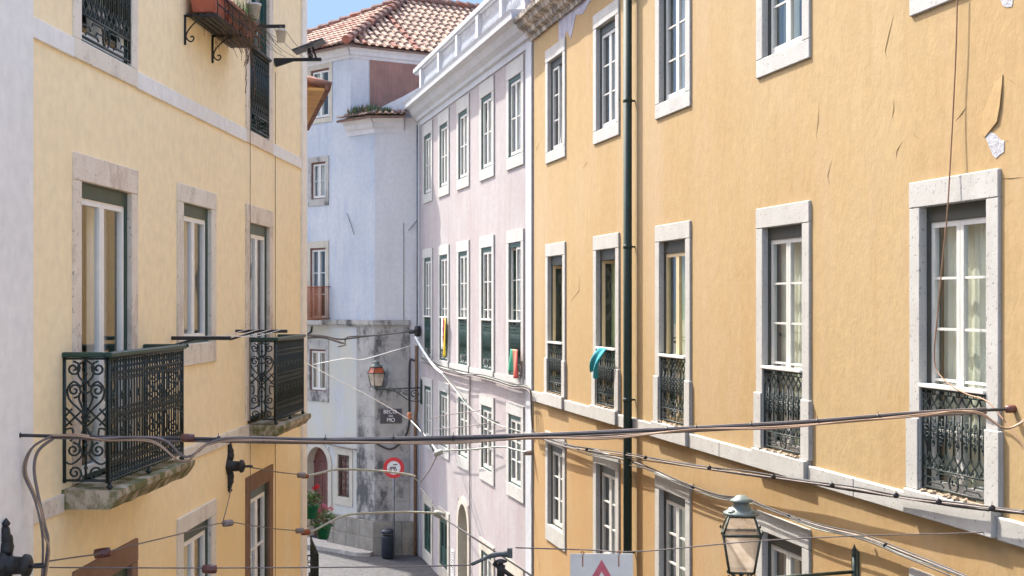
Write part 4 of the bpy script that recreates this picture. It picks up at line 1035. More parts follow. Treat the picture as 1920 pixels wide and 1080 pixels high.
# street name plate
p0 = FR.wp(733, 780, .045); s0 = empty('street_name_sign', p0)
tag(s0, 'navy street name plate with white capital letters on the sooty stone corner', 'sign')
q = MB(); q.box(-.30, .30, -.012, .012, -.205, .205); q.build('plate', M['navy'], s0, bevel=.004)
q = MB()
for (a, b, c_, d_) in ((-.29, .29, .185, .192), (-.29, .29, -.192, -.185), (-.29, -.283, -.185, .185), (.283, .29, -.185, .185)): q.box(a, b, -.0145, -.0125, c_, d_)
q.build('border', M['cablegrey'], s0)
text_mesh('BECO', .145, M['letter'], 'lettering', s0, (-.02, -.016, .115), (radians(90), 0, 0))
text_mesh('DA', .085, M['letter'], 'lettering', s0, (0, -.016, .0), (radians(90), 0, 0))
text_mesh('MO', .145, M['letter'], 'lettering', s0, (0, -.016, -.11), (radians(90), 0, 0))
# round road sign on a pole
Yp = 36.35; xs, _, zs_ = W(737, 877, Yp); s1 = empty('road_sign', (xs + .02, Yp, 0))
tag(s1, 'round red and white prohibition road sign on grey pole beside the dark bin', 'sign')
q = MB(); q.tube([(0, .03, 0), (0, .03, zs_ + .2)], .03, 8); q.build('pole', M['greypole'], s1)
def ring(mb, r0, r1, z, y0, y1, n=36, x=0.0):
    vs = []
    for i in range(n):
        a = 2 * pi * i / n
        for rr in (r0, r1): 
            for y in (y0, y1): vs.append((x + rr * cos(a), y, z + rr * sin(a)))
    fs = []
    for i in range(n):
        j = (i + 1) % n; fs += [(4 * i, 4 * j, 4 * j + 2, 4 * i + 2), (4 * i + 1, 4 * i + 3, 4 * j + 3, 4 * j + 1), (4 * i + 2, 4 * j + 2, 4 * j + 3, 4 * i + 3), (4 * i, 4 * i + 1, 4 * j + 1, 4 * j)]
    mb.add(vs, fs)
q = MB(); ring(q, .185, .285, zs_, -.02, .0); q.build('red_ring', M['signred'], s1)
q = MB(); q.lathe([(.19, -.014), (.19, -.002)], (0, 0, zs_), 32, axis='y', smooth=False); fo = q.build('sign_face', M['clothwhite'], s1)
q = MB()   # small car and motorcycle pictogram, worn
q.box(-.10, .06, -.018, -.0145, zs_ - .02, zs_ + .03); 
ring(q, .025, .045, zs_ - .06, -.019, -.0155, 14, -.10); ring(q, .025, .045, zs_ - .06, -.019, -.0155, 14, .04)
q.tube([(-.10, -.017, zs_ - .06), (-.03, -.017, zs_), (.04, -.017, zs_ - .06)], .008, 4)
q.box(-.02, .10, -.018, -.0145, zs_ + .07, zs_ + .105)
q.build('pictogram', M['cablegrey'], s1)
# bin
Xb, Yb, _ = W(727, 1035, 36.45); s2 = empty('litter_bin', (Xb, Yb, 0)); tag(s2, 'dark cylindrical litter bin with hooded lid at the base of the sign pole', 'bin')
q = MB(); q.lathe([(.15, .02), (.175, .05), (.185, .60), (.19, .62), (.17, .63)], (0, 0, 0), 20); q.build('body', M['bin'], s2)
q = MB(); q.lathe([(.19, .70), (.195, .76), (.15, .80), (.04, .82)], (0, 0, 0), 20)
for a_ in (.6, 2.5, 4.1, 5.5): q.box(.16 * cos(a_) - .015, .16 * cos(a_) + .015, .16 * sin(a_) - .015, .16 * sin(a_) + .015, .60, .71)
q.build('lid', M['bin'], s2)

# street lanterns
def lantern(label, name, base, rz, arm, upglass, twist, seed=0):
    """base = point where the bracket meets the wall, local -y... the arm runs along local -x"""
    root = empty(name, base, rz); tag(root, label, 'street lamp', 'old wall mounted street lanterns')
    q = MB(); L = arm
    q.tube([(0, 0, .0), (-L, 0, -.03)], .018, 6); q.tube([(0, 0, .15), (0, 0, -.42)], .022, 6)
    q.lathe([(.01, 0), (.03, .02), (.012, .05), (.022, .07), (.004, .12)], (0, 0, .14), 8)
    q.tube(smooth_pts([(0, 0, -.36), (-L * .12, 0, -.37), (-L * .30, 0, -.32), (-L * .46, 0, -.18), (-L * .6, 0, -.08), (-L * .8, 0, -.045)], 4), .014, 6)
    q.tube(spiral(-L * .15, -.17, .14, 1.6, -pi / 2, 1, 22), .014, 6); q.tube(spiral(-L * .34, -.12, .085, 1.4, 0, -1, 18), .011, 5)
    q.tube(spiral(-L * .48, -.075, .05, 1.3, 0, 1, 14), .009, 5); q.tube(spiral(-L * .72, -.10, .065, 1.5, pi / 2, 1, 18), .009, 5)
    q.tube(spiral(-L * .60, -.05, .035, 1.3, 0, -1, 12), .008, 5); q.tube(spiral(0.02, -.40, .045, 1.2, 0, -1, 12), .011, 5)
    rnd = random.Random(2)
    for k in range(16):
        x = -L * (.18 + .6 * k / 16); q.lathe([(.003, -.02), (.016, 0), (.003, .02)], (x, 0, -.06 - rnd.uniform(0, .16) * (1 - k / 20)), 5)
    q.box(.0, .03, -.06, .06, -.45, .2)
    q.build('bracket', M['lampbronze'], root)
    hd = MB(); cx = -L; zb = .06
    hd.tube([(cx, 0, -.06), (cx, 0, .0)], .02, 8); hd.lathe([(.01, -.05), (.035, -.02), (.05, 0), (.02, .02)], (cx, 0, -.02), 10)
    for k in range(4):
        a = pi / 4 + k * pi / 2 + twist; 
        hd.tube(smooth_pts([(cx, 0, -.01), (cx + .07 * cos(a), .07 * sin(a), -.005), (cx + .125 * cos(a), .125 * sin(a), .04), (cx + .155 * cos(a), .155 * sin(a), zb + .01)], 4), .010, 5)
    hd.lathe([(.003, -.01), (.03, .02), (.012, .045), (.02, .055), (.004, .07)], (cx, 0, .01), 8)
    hd.build('holder', M['lampbronze'], root)
    r0, r1, r2 = .112 * 1.414, .17 * 1.414, .115 * 1.414; z1 = zb + .353; z2 = z1 + .165
    def corner(r_, k, z): a = pi / 4 + k * pi / 2 + twist; return Vector((cx + r_ * cos(a), r_ * sin(a), z))
    fr = MB()
    for k in range(4):
        fr.tube([corner(r0, k, zb), corner(r1, k, z1)], .012, 4); fr.tube([corner(r1, k, z1), corner(r2, k, z2)], .011, 4)
        for (r_, z, t_) in ((r0, zb, .013), (r1, z1, .016), (r2, z2, .014)): fr.tube([corner(r_, k, z), corner(r_, k + 1, z)], t_, 4)
        c_ = corner(r0 + .01, k, zb - .02); fr.lathe([(.004, -.03), (.014, -.01), (.004, .01)], c_, 6)
        c_ = corner(r1 + .02, k, z1 + .01); fr.lathe([(.004, 0), (.013, .015), (.004, .035)], c_, 6)
    fr.build('frame', M['lampbronze'], root)
    for k in range(4):
        q = MB(); e = -.004
        q.quad(corner(r0 + e, k, zb + .012), corner(r0 + e, k + 1, zb + .012), corner(r1 + e, k + 1, z1 - .012), corner(r1 + e, k, z1 - .012)); q.build('glass_panel', M['lampglass'], root)
        q = MB(); q.quad(corner(r1 + e, k, z1 + .012), corner(r1 + e, k + 1, z1 + .012), corner(r2 + e, k + 1, z2 - .012), corner(r2 + e, k, z2 - .012)); q.build('roof_glass', upglass, root)
    cp = MB(); cp.lathe([(.17, 0), (.165, .02), (.10, .05), (.075, .09), (.072, .11), (.105, .118), (.108, .13), (.07, .15), (.04, .175), (.0, .18)], (cx, 0, z2 + .01), 16)
    for k in range(4):
        c_ = corner(r2 * .72, k, z2 + .035); cp.lathe([(.045, 0), (.03, .02), (.003, .03)], c_, 8)
    cp.build('cap', M['lampcap'], root)
    return root
uz_ = FO.uz(1602, 1072, .02)
lantern('large wall lantern with dusty white glass in front of the ochre facade', 'street_lamp', FO.w(uz_[0], .02, uz_[1]), FO.rz + pi / 2, 1.15, M['lampamber'], radians(-20))
# arm must run towards the street: local -x == outward normal
uz_ = FP.uz(787, 727, .08)
lantern('small distant wall lantern on a scrolled iron bracket above the street name plate', 'street_lamp', FP.w(uz_[0], .05, uz_[1]), FP.rz + pi / 2, 1.22, M['lampred'], radians(20))

# ================================================================ cables and tram wires
def cable(name, label, cat, runs, group=None, ins=(), clips=(), extra=None):
    """runs: (points(world), radius, material, smooth); ins: (point, direction, mat, scale); all real strands in one thing"""
    root = None; o0 = Vector(runs[0][0][0])
    root = empty(name, o0); tag(root, label, cat, group)
    for (pts, r_, m_) in runs:
        q = MB(); P = [Vector(p) - o0 for p in smooth_pts(pts, 5)]; q.tube(P, r_, 6); q.build('strand', m_, root)
    for (p, d, m_, s_) in ins:
        q = MB(); d = Vector(d).normalized(); p = Vector(p) - o0
        q.tube([p - d * .05 * s_, p - d * .045 * s_, p - d * .012 * s_, p + d * .012 * s_, p + d * .045 * s_, p + d * .05 * s_], [.012 * s_, .028 * s_, .031 * s_, .031 * s_, .028 * s_, .012 * s_], 10); q.build('insulator', m_, root)
    for (p, d, r_) in clips:
        q = MB(); d = Vector(d).normalized(); p = Vector(p) - o0; q.tube([p - d * .008, p + d * .008], r_, 8)
        q.tube([p, p + Vector((0, 0, r_ * 1.9))], .003, 4); q.build('clip', M['cable'], root)
    return root
def line(p, n=60):
    """piecewise (px,py,Y) -> world"""
    return [W(*a) for a in p]
def interp(P, px):
    for i in range(len(P) - 1):
        a, b = P[i], P[i + 1]
        if a[0] <= px <= b[0]:
            t = (px - a[0]) / (b[0] - a[0]); return W(px, a[1] + (b[1] - a[1]) * t, a[2] + (b[2] - a[2]) * t)
    return W(*P[-1])
# main bundle
main = [(30, 816, 9.33), (160, 819, 9.4), (350, 822, 9.5), (600, 826, 9.6), (830, 822, 9.75), (1000, 817, 9.85), (1250, 806, 10.0), (1500, 793, 10.1), (1700, 777, 10.15), (1850, 769, 10.2), (1918, 766, 10.2)]
tan1 = [(98, 818, 9.37), (150, 815, 9.38), (200, 826, 9.42), (285, 826, 9.45), (345, 866, 9.45), (408, 826, 9.5), (600, 829, 9.58), (830, 829, 9.73), (1000, 822, 9.83), (1140, 820, 9.9), (1300, 806, 9.98), (1450, 801, 10.05), (1600, 790, 10.1), (1720, 778, 10.12), (1790, 772, 10.15), (1838, 774, 10.15), (1885, 804, 10.1), (1925, 785, 10.05)]
tan2 = [(a, b + (3 if i % 2 else -1), c - .012) for i, (a, b, c) in enumerate(tan1)]
gr1 = [(98, 821, 9.38), (180, 822, 9.4), (300, 822, 9.46), (350, 857, 9.46), (420, 822, 9.5)] + [(x, y - 3, d + .01) for x, y, d in main[3:-1]]
gr2 = [(a, b + 5, c + .01) for a, b, c in main[1:-1]]
loop1 = [(98, 818, 9.37), (62, 838, 9.35), (48, 880, 9.34), (62, 920, 9.34), (78, 960, 9.34), (82, 1000, 9.34), (92, 1030, 9.34), (84, 1090, 9.34)]
loop2 = [(100, 822, 9.38), (72, 845, 9.36), (64, 880, 9.35), (72, 930, 9.35), (84, 985, 9.35), (90, 1020, 9.35), (80, 1100, 9.35)]
loop3 = [(98, 816, 9.36), (58, 842, 9.33), (44, 885, 9.33), (66, 940, 9.33), (80, 1010, 9.33), (78, 1100, 9.33)]
cl = [(interp(main, px), (1, 0, 0), .022) for px in (172, 410, 494, 610, 738, 850, 1250, 1305, 1408, 1532, 1646)]
ir = interp(main, 1897)
cable('cable_bundle', 'thick black and tan cable bundle strung across the whole street at mid height', 'cable',
      [(line(main), .012, M['cable']), (line(tan1), .008, M['cabletan']), (line(tan2), .006, M['cabletan']), (line(gr1), .009, M['cablegrey']), (line(gr2), .008, M['cablegrey']),
       (line(loop1), .008, M['cabletan']), (line(loop2), .011, M['cablegrey']), (line(loop3), .008, M['cablegrey'])],
      ins=[(W(352, 821, 9.5), (1, 0, .02), M['insul'], 1.0), (ir, (1, 0, .05), M['insul'], 1.0), (W(30, 816, 9.33), (1, 0, 0), M['black'], .7)], clips=cl)
# bundle hung along the ochre wall
def owall(pts, off): return [FO.wp(a, b, off) for a, b in pts]
b4 = [(1003, 812), (1060, 832), (1170, 850), (1290, 869), (1400, 885), (1500, 898), (1600, 914), (1700, 930), (1800, 944), (1925, 958)]
cable('cable_bundle', 'thin dark cable bundle hung along the ochre facade below the railings', 'cable',
      [(owall([(a, b + dy + 2 * sin(a * .03 + k * 1.7)) for a, b in b4], .14 + .012 * sin(k * 2)), .0075, m_) for k, (dy, m_) in enumerate(((0, M['cable']), (4, M['cablegrey']), (2, M['cable']), (6, M['cable'])))],
      clips=[(FO.wp(px, py + 2, .23), (-.22, .97, 0), .026) for px, py in ((1100, 840), (1210, 856), (1330, 875), (1450, 892), (1560, 908), (1680, 927), (1760, 939), (1860, 951))])
b5 = [(1000, 815), (1050, 828), (1100, 846), (1172, 862), (1220, 878), (1270, 900), (1345, 928), (1400, 935), (1440, 952), (1530, 985), (1620, 1008), (1700, 1038), (1800, 1078), (1900, 1122)]
cable('cable_bundle', 'sagging cable bundle clipped to the ochre wall above the lowest windows', 'cable',
      [(owall([(a, b + dy + (3 * sin(a * .05 * (k + 1)) if k else 0)) for a, b in b5], .07 + k * .015), r_, m_) for k, (dy, r_, m_) in enumerate(((0, .012, M['cablegrey']), (4, .008, M['rodgrey']), (-3, .007, M['cable']), (6, .007, M['cable'])))],
      clips=[(FO.wp(px, py + 2, .08), (-.22, .97, 0), .026) for px, py in ((1085, 840), (1300, 911), (1480, 966), (1660, 1022))])
# cables along the pink wall under its balconettes and down beside the pilaster
def pwall(pts, off): return [FP.wp(a, b, off) for a, b in pts]
c6 = [(790, 672), (812, 684), (830, 690), (860, 698), (880, 702), (900, 704), (930, 712), (960, 722), (985, 724), (994, 735), (996, 770), (998, 800), (1001, 812)]
cable('cable_bundle', 'tangled cable bundle running under the green railings of the pink building', 'cable',
      [(pwall([(a, b + dy + 3.0 * sin(a * .11 * (k + 1)) * (k > 0) * (a < 890)) for a, b in c6], .07 + k * .03), r_, m_) for k, (dy, r_, m_) in enumerate(((0, .020, M['rodgrey']), (2, .014, M['cablegrey']), (-2, .014, M['cable']), (5, .012, M['cablegrey'])))])
# dark wires across the white house
j1 = [(572, 628, 19.6), (610, 631, 23), (640, 636, 27), (690, 630, 30), (740, 625, 33.5), (782, 620, 36.5)]
cable('overhead_wire', 'dark twisted wire from the yellow corner to the iron insulator on the pink building', 'wire',
      [(line(j1), .020, M['cable']), (line([(572, 634, 19.6), (610, 634, 23), (645, 644, 27), (652, 632, 27.5), (700, 629, 30), (782, 621, 36.5)]), .015, M['cable']),
       (line([(610, 633, 23), (648, 645, 26), (634, 650, 26)]), .014, M['cablegrey'])], ins=[(W(783, 621, 36.5), (0, 0, 1), M['black'], 3.0), (W(772, 622, 36), (1, 0, 0), M['black'], 1.8)])
cable('rope', 'white rope slanting down from the yellow corner past the navy plate', 'rope', [(line([(560, 673, 28.0), (640, 716, 30), (700, 747, 31.5), (768, 787, 33)]), .012, M['rope']), (line([(770, 788, 33), (800, 820, 30), (822, 850, 26.6)]), .012, M['rope'])],
      ins=[(W(768, 780, 33), (0, 0, 1), M['rust'], 1.8)])
cable('rope', 'thin white line strung from the white house window to the pink corner', 'rope', [(line([(590, 683, 30), (650, 672, 32), (680, 674, 33), (740, 657, 34.5), (785, 644, 36.3)]), .010, M['rope'])])
cable('service_cable', 'thick white service cable dropping from the pink building corner towards the ochre wall', 'cable',
      [(line([(779, 632, 36.3), (795, 660, 35), (815, 688, 33.5), (830, 700, 32.5)]), .032, M['rope']), (line([(830, 700, 32.5), (858, 730, 31), (888, 770, 29.5), (930, 790, 28), (970, 802, 26.5), (1000, 812, 25)]), .012, M['cable']),
       (line([(826, 698, 32.6), (850, 726, 31.4), (880, 764, 29.8), (925, 792, 28), (965, 806, 26.5), (998, 814, 25)]), .008, M['rodgrey'])])
cable('service_cable', 'black cable bending down the white building beside the far lantern', 'cable', [([FR.wp(782, 680, .08), FR.wp(774, 675, .08), FR.wp(768, 680, .07), FR.wp(767, 740, .07), FR.wp(766, 800, .07), FR.wp(752, 828, .07), FR.wp(730, 842, .07), FR.wp(700, 828, .07)], .026, M['cable'])])
cable('service_cable', 'grey cable drooping above the barred ground floor window of the white building', 'cable', [([FW.wp(600, 824, .05), FW.wp(622, 834, .05), FW.wp(650, 840, .05), FW.wp(668, 843, .05)], .022, M['cablegrey'])])
# thin span from left wall to right wall with the hanging sign
sp1 = [(92, 1064, 9.6), (395, 1065, 9.8), (700, 1063, 9.95), (880, 1060, 10.0)]
sp2 = [(967, 1027, 10.0), (1100, 1031, 10.15), (1200, 1034, 10.2), (1400, 1016, 10.3), (1600, 1005, 10.4), (1800, 1000, 10.45), (1873, 995, 10.45), (1925, 985, 10.3)]
spn = cable('tram_span_wire', 'thin span wire with brown insulators crossing the bottom of the view, carrying the white sign', 'wire', [(line(sp1), .005, M['cablegrey']), (line(sp2), .005, M['cablegrey'])],
      ins=[(W(393, 1067, 9.8), (1, 0, 0), M['insul'], 1.1), (W(1873, 995, 10.45), (1, 0, .12), M['insul'], 1.0)])
sp3 = [(92, 1052, 9.6), (140, 1045, 9.9), (195, 1037, 10.3), (230, 1027, 10.6), (330, 1003, 12.2), (420, 980, 14.2), (470, 985, 15.5), (520, 992, 16.8), (562, 995, 18)]
cable('tram_span_wire', 'rising span wire with two egg insulators along the lower yellow facade', 'wire', [(line(sp3), .006, M['cablegrey']), (line([(435, 905, 15.1), (428, 940, 14.8), (418, 978, 14.3)]), .006, M['cablegrey'])],
      ins=[(W(192, 1037, 10.3), (1, .3, .1), M['insul'], 1.3), (W(427, 981, 14.3), (1, .8, 0), M['insulgrey'], 1.2), (W(562, 995, 18), (1, .6, 0), M['insulgrey'], 1.2)])
sp4 = [(450, 873, 15.0), (480, 878, 15.6), (520, 885, 16.6), (563, 890, 18)]
cable('tram_span_wire', 'short span wire with grey insulator from the iron rosette to the yellow corner', 'wire', [(line(sp4), .007, M['cablegrey'])], ins=[(W(565, 891, 18.05), (1, .5, 0), M['insulgrey'], 1.2)])
# grey pull off rods
cable('tram_wire_rod', 'bent pale rod reaching across in front of the round road sign', 'wire fitting', [(line([(572, 893, 18.2), (600, 887, 19), (635, 880, 20), (700, 882, 22), (755, 888, 24), (778, 893, 25)]), .018, M['rodgrey']), (line([(770, 891, 24.6), (786, 904, 25.4)]), .010, M['rodgrey'])], ins=[(W(572, 893, 18.15), (1, .5, 0), M['rust'], 1.0)])
cable('tram_wire_rod', 'bent pale rod rising from the geranium pots towards the pink building', 'wire fitting', [(line([(572, 999, 18.2), (590, 994, 18.4), (645, 967, 19.5), (700, 962, 20.5), (760, 960, 21.6), (818, 962, 22.5)]), .017, M['rodgrey'])], ins=[(W(573, 998, 18.2), (1, .5, 0), M['rust'], 1.3), (W(824, 965, 22.6), (1, .2, -.4), M['rodgrey'], 2.0)])
cable('tram_wire_rod', 'bent grey rod in front of the pink building middle windows', 'wire fitting', [(line([(818, 852, 26), (826, 846, 26), (880, 843, 26), (940, 838, 25.8), (965, 843, 25.5), (988, 849, 25.2)]), .016, M['rodgrey']), (line([(780, 790, 26), (800, 825, 26), (818, 853, 26)]), .010, M['cable']), (line([(819, 854, 26), (806, 880, 26), (788, 904, 26)]), .012, M['cablegrey'])],
      ins=[(W(990, 849, 25.1), (1, 0, 0), M['insulgrey'], 1.6), (W(822, 849, 26), (1, 0, .3), M['rodgrey'], 1.8)])
cable('tram_wire', 'dark brown tram wire running down the street in front of the pink building', 'wire', [(line([(789, 916, 26.4), (806, 938, 24.4), (826, 966, 22.6), (880, 1003, 20.5), (940, 1042, 18.8), (1000, 1082, 17.4), (1080, 1140, 15.6)]), .014, M['cable'])])
cable('overhead_wire', 'thin wires from the ochre corner to the pink building lower windows', 'wire', [(line([(800, 786, 34), (850, 776, 31), (900, 770, 28)]), .010, M['cablegrey']), (line([(812, 806, 33), (860, 801, 30), (915, 794, 27.5)]), .010, M['cablegrey'])])
cable('cord', 'brown cord hanging down the ochre wall in front of the nearest tall window', 'cord',
      [([FO.wp(a, b, o_) for a, b, o_ in ((1795, -20, .05), (1793, 80, .05), (1788, 190, .05), (1782, 300, .07), (1776, 400, .09), (1766, 500, .1), (1757, 600, .1), (1752, 660, .1), (1757, 695, .1), (1782, 722, .1), (1815, 740, .1), (1850, 752, .1), (1880, 785, .1), (1905, 815, .1), (1925, 850, .1))], .0065, M['cord'])])
# iron wall rosettes
def rosette(label, base, rz, s_):
    root = empty('wall_anchor', base, rz); tag(root, label, 'wall anchor', 'cast iron wall anchors for the tram wires')
    q = MB(); 
    q.lathe([(.11 * s_, 0), (.10 * s_, -.03 * s_), (.06 * s_, -.05 * s_), (.055 * s_, -.13 * s_), (.075 * s_, -.14 * s_), (.07 * s_, -.17 * s_), (.03 * s_, -.19 * s_)], (0, 0, 0), 14, axis='y')
    for sg in (-1, 1):
        q.tube(smooth_pts([(0, -.01, sg * .08 * s_), (.01 * s_, -.02, sg * .15 * s_), (-.005, -.02, sg * .20 * s_), (0, -.01, sg * .25 * s_)], 3), [.05 * s_] * 3 + [.04 * s_] * 3 + [.03 * s_] * 3 + [.02 * s_], 8)
        q.lathe([(.005, -.035 * s_), (.03 * s_, 0), (.005, .035 * s_)], (0, -.02, sg * .27 * s_), 8)
        q.tube([(sg * .02, -.02, 0), (sg * .12 * s_, -.02, 0)], .03 * s_, 6)
    q.build('plate', M['black'], root)
    q = MB(); q.tube([(.045 * s_ * cos(a), -.20 * s_ - .045 * s_ * sin(a) - .03 * s_, 0) for a in [2 * pi * i / 12 for i in range(13)]], .010 * s_, 6); q.build('ring', M['black'], root)
    return root
u_, z_ = FL.uz(428, 874, 0); rosette('ornate iron wall anchor on the yellow facade below the far balcony', FL.w(u_, 0, z_), FL.rz, 1.0)
u_, z_ = FG.uz(6, 1060, 0); rosette('dark iron wall anchor at the bottom left corner on the grey wall', FG.w(u_, 0, z_), FG.rz, 1.05)
# tram wire fitting in the middle of the span
ft = empty('tram_wire_hanger', W(925, 1042, 10.0)); tag(ft, 'dark cast metal hanger holding the tram wire, in front of the pink building base', 'wire fitting')
s_ = 10.0 / F
q = MB(); q.tube(smooth_pts([(-42 * s_, 0, -17 * s_), (-20 * s_, 0, -7 * s_), (0, 0, 1 * s_), (18 * s_, 0, 3 * s_), (32 * s_, 0, 3 * s_)], 4), [.010] + [.014] * 6 + [.020] * 6 + [.024] * 3 + [.016], 8)
q.box(26 * s_, 36 * s_, -.02, .02, -4 * s_, 14 * s_); q.build('arm', M['steel'], ft, bevel=.004)
q = MB(); q.lathe([(.012, 0), (.045, -.012), (.05, -.022), (.02, -.03), (.02, -.045), (.035, -.05), (.028, -.085), (.03, -.14)], (14 * s_, 0, -6 * s_), 14)
q.tube([(0 * s_, 0, -14 * s_), (20 * s_, 0, -28 * s_), (44 * s_, 0, -46 * s_)], .017, 8); q.build('clamp', M['black'], ft)
# hanging white sign
Ys = 10.17; sw = 118 / F * Ys; sh = .46
sg = empty('warning_sign', W(1128, 1038, Ys)); tag(sg, 'white square sheet sign with red triangle hanging from the span wire', 'sign')
q = MB(); q.box(-sw / 2, sw / 2, -.003, .003, -sh, 0); q.build('panel', M['signwhite'], sg, bevel=.002)
def tri(h0, wid, z_top, y, mat_, name, ysz=.002):
    q = MB(); a = [(0, z_top), (wid / 2, z_top - h0), (-wid / 2, z_top - h0)]
    q.add([(x, y, z) for x, z in a] + [(x, y + ysz, z) for x, z in a], [(0, 1, 2), (5, 4, 3), (0, 3, 4, 1), (1, 4, 5, 2), (2, 5, 3, 0)]); q.build(name, mat_, sg)
tri(.35, .40, -.045, -.0055, M['signpale'], 'red_triangle'); tri(.215, .235, -.135, -.008, M['signwhite'], 'inner_triangle')
for x in (-.145, .13):
    q = MB(); q.tube([(x, 0, .02), (x + .012, -.008, .005), (x, 0, -.012), (x - .012, .008, .005), (x, 0, .02)], .004, 5); q.build('wire_tie', M['rust'], sg)
    q = MB(); q.box(x - .004, x + .005, -.0042, -.0032, -.10, -.012); q.build('rust_streak', M['rust'], sg)

# ================================================================ hanging things
def cloth(nm, label, cat, F_, px, py, off, w_, h, mats, slant=0.0, folds=3.0, amp=.03, stripes=None, drape=0.0, taper=0.0):
    u, z = F_.uz(px, py, off); base = F_.w(u, off, z)
    q = MB(); nx, nz = 16, 14; vs = []
    for j in range(nz + 1):
        t = j / nz
        for i in range(nx + 1):
            s = i / nx - .5; ww_ = w_ * (1 - taper * t)
            vs.append((s * ww_ + slant * t, -amp * sin(folds * 2 * pi * i / nx + 2 * t) * (.4 + .6 * t) - drape * sin(pi * t), -h * t * (1 + .12 * sin(5 * s))))
    q2 = MB(); fs = {}
    for j in range(nz):
        for i in range(nx):
            mi = 0 if not stripes else stripes(i / nx, j / nz)
            q.f.append((j * (nx + 1) + i, j * (nx + 1) + i + 1, (j + 1) * (nx + 1) + i + 1, (j + 1) * (nx + 1) + i)); q.mi.append(mi); q.sm.append(True)
    q.v = vs
    o = q.build(nm, mats, None, base, F_.rz); sol = o.modifiers.new('thickness', 'SOLIDIFY'); sol.thickness = .006
    return tag(o, label, cat)
cloth('towel', 'turquoise towel hanging over the railing of the ochre building, left of the drainpipe', 'towel', FO, 1132, 652, .12, .44, .44, [M['turq']], slant=-.50, folds=1.4, amp=.03, drape=.06, taper=.35)
cloth('flag', 'green, white and red cloth hanging low on the nearest railing of the pink building', 'flag', FP, 965, 655, .12, .62, .50, [M['flaggreen'], M['flagorange'], M['flagred'], M['clothwhite']], folds=1.3, amp=.035,
      stripes=lambda a, b: 0 if a < .3 else (1 if a < .62 else 2), slant=-.08)
cloth('flag', 'yellow, white and maroon cloth draped on the second railing of the pink building', 'flag', FP, 832, 597, .10, .62, .85, [M['clothwhite'], M['clothyellow'], M['clothmaroon']], folds=1.3, amp=.035, taper=.6,
      stripes=lambda a, b: 1 if a > .55 else (2 if .3 < a + b * .2 < .62 else 0))
# planter boxes on iron brackets (left facade)
pu, pz = FL.uz(345, 60, 0); pz = Z(2.88)
pr_ = empty('planter_shelf', FL.w(pu, 0, pz), FL.rz); tag(pr_, 'terracotta planter shelf on scrolled iron brackets, high on the yellow facade', 'planter')
q = MB(); L_ = 1.75
for k in range(5): q.box(.0, L_, -.33 + k * .065, -.28 + k * .065, .0, .015)
q.tube([(0, -.34, .22), (L_, -.34, .22)], .010, 5); q.tube([(0, -.34, .11), (L_, -.34, .11)], .008, 5)
for k in range(7): q.tube([(L_ * k / 6, -.34, 0), (L_ * k / 6, -.34, .22)], .007, 4)
for x in (0, L_): q.tube([(x, -.34, .22), (x, 0, .22)], .010, 5)
q.build('rack', M['black'], pr_)
for x in (.0, 1.02):
    q = MB(); q.tube([(x, -.012, .0), (x, -.012, -.30)], .012, 5); q.tube([(x, 0, -.01), (x, -.34, -.01)], .012, 5)
    P = [(x, -.02 - .30 * sin(t), -.02 - .22 * (1 - cos(t))) for t in [i * 1.2 / 6 for i in range(7)]]
    q.tube(smooth_pts([(x, -.26, -.015), (x, -.17, -.04), (x, -.08, -.11), (x, -.025, -.19), (x, -.03, -.24), (x, -.07, -.27), (x, -.10, -.245), (x, -.09, -.215), (x, -.065, -.225)], 3), .008, 5)
    q.build('bracket', M['black'], pr_)
for k, x in enumerate((.03, .62, 1.2)):
    q = MB(); a, b = x, x + .5
    q.add([(a + .03, -.29, .02), (b - .03, -.29, .02), (b - .03, -.07, .02), (a + .03, -.07, .02), (a, -.32, .25), (b, -.32, .25), (b, -.04, .25), (a, -.04, .25)], [(0, 3, 2, 1), (0, 1, 5, 4), (1, 2, 6, 5), (2, 3, 7, 6), (3, 0, 4, 7), (4, 5, 6, 7)])
    q.box(a - .01, b + .01, -.335, -.315, .22, .26); q.box(a - .01, b + .01, -.045, -.03, .22, .26)
    o = q.build('planter_box', M['terracotta'], None, (0, 0, 0), FL.rz, bevel=.008); o.location = FL.w(pu, 0, pz + .016); 
    tag(o, ['terracotta trough nearest the camera on the iron shelf, empty of leaves', 'middle terracotta trough on the iron shelf, under dry tangled stems', 'farthest terracotta trough on the iron shelf, with a green tuft'][k], 'planter', None)
q = MB(); rnd = random.Random(4)
for k in range(170):
    x = .45 + rnd.random() * .95; b = Vector((x, rnd.uniform(-.33, -.05), .22)); pts = [b]
    d = Vector((rnd.uniform(-.05, .05), rnd.uniform(-.05, .02), rnd.uniform(-.02, .05)))
    for j in range(5): d = d + Vector((rnd.uniform(-.03, .03), rnd.uniform(-.03, .015), -.022)); pts.append(pts[-1] + d)
    q.tube(pts, .003, 3)
for k in range(5):
    b = Vector((1.05 + rnd.uniform(0, .5), -.33, .05)); pts = [b]
    for j in range(14): pts.append(pts[-1] + Vector((rnd.uniform(-.025, .025), rnd.uniform(-.015, .015), -.045 if k < 2 else -.02)))
    q.tube(pts, .004, 3)
    for p in pts[4:]:
        if rnd.random() < .6: q.add([p, p + Vector((.02, 0, -.02)), p + Vector((.0, .01, -.045)), p + Vector((-.015, 0, -.02))], [(0, 1, 2, 3)])
o = q.build('dry_plant', M['drystem'], None, FL.w(pu, 0, pz), FL.rz); tag(o, 'tangle of dry brown trailing stems spilling from the planter shelf', 'plant')
q = MB()
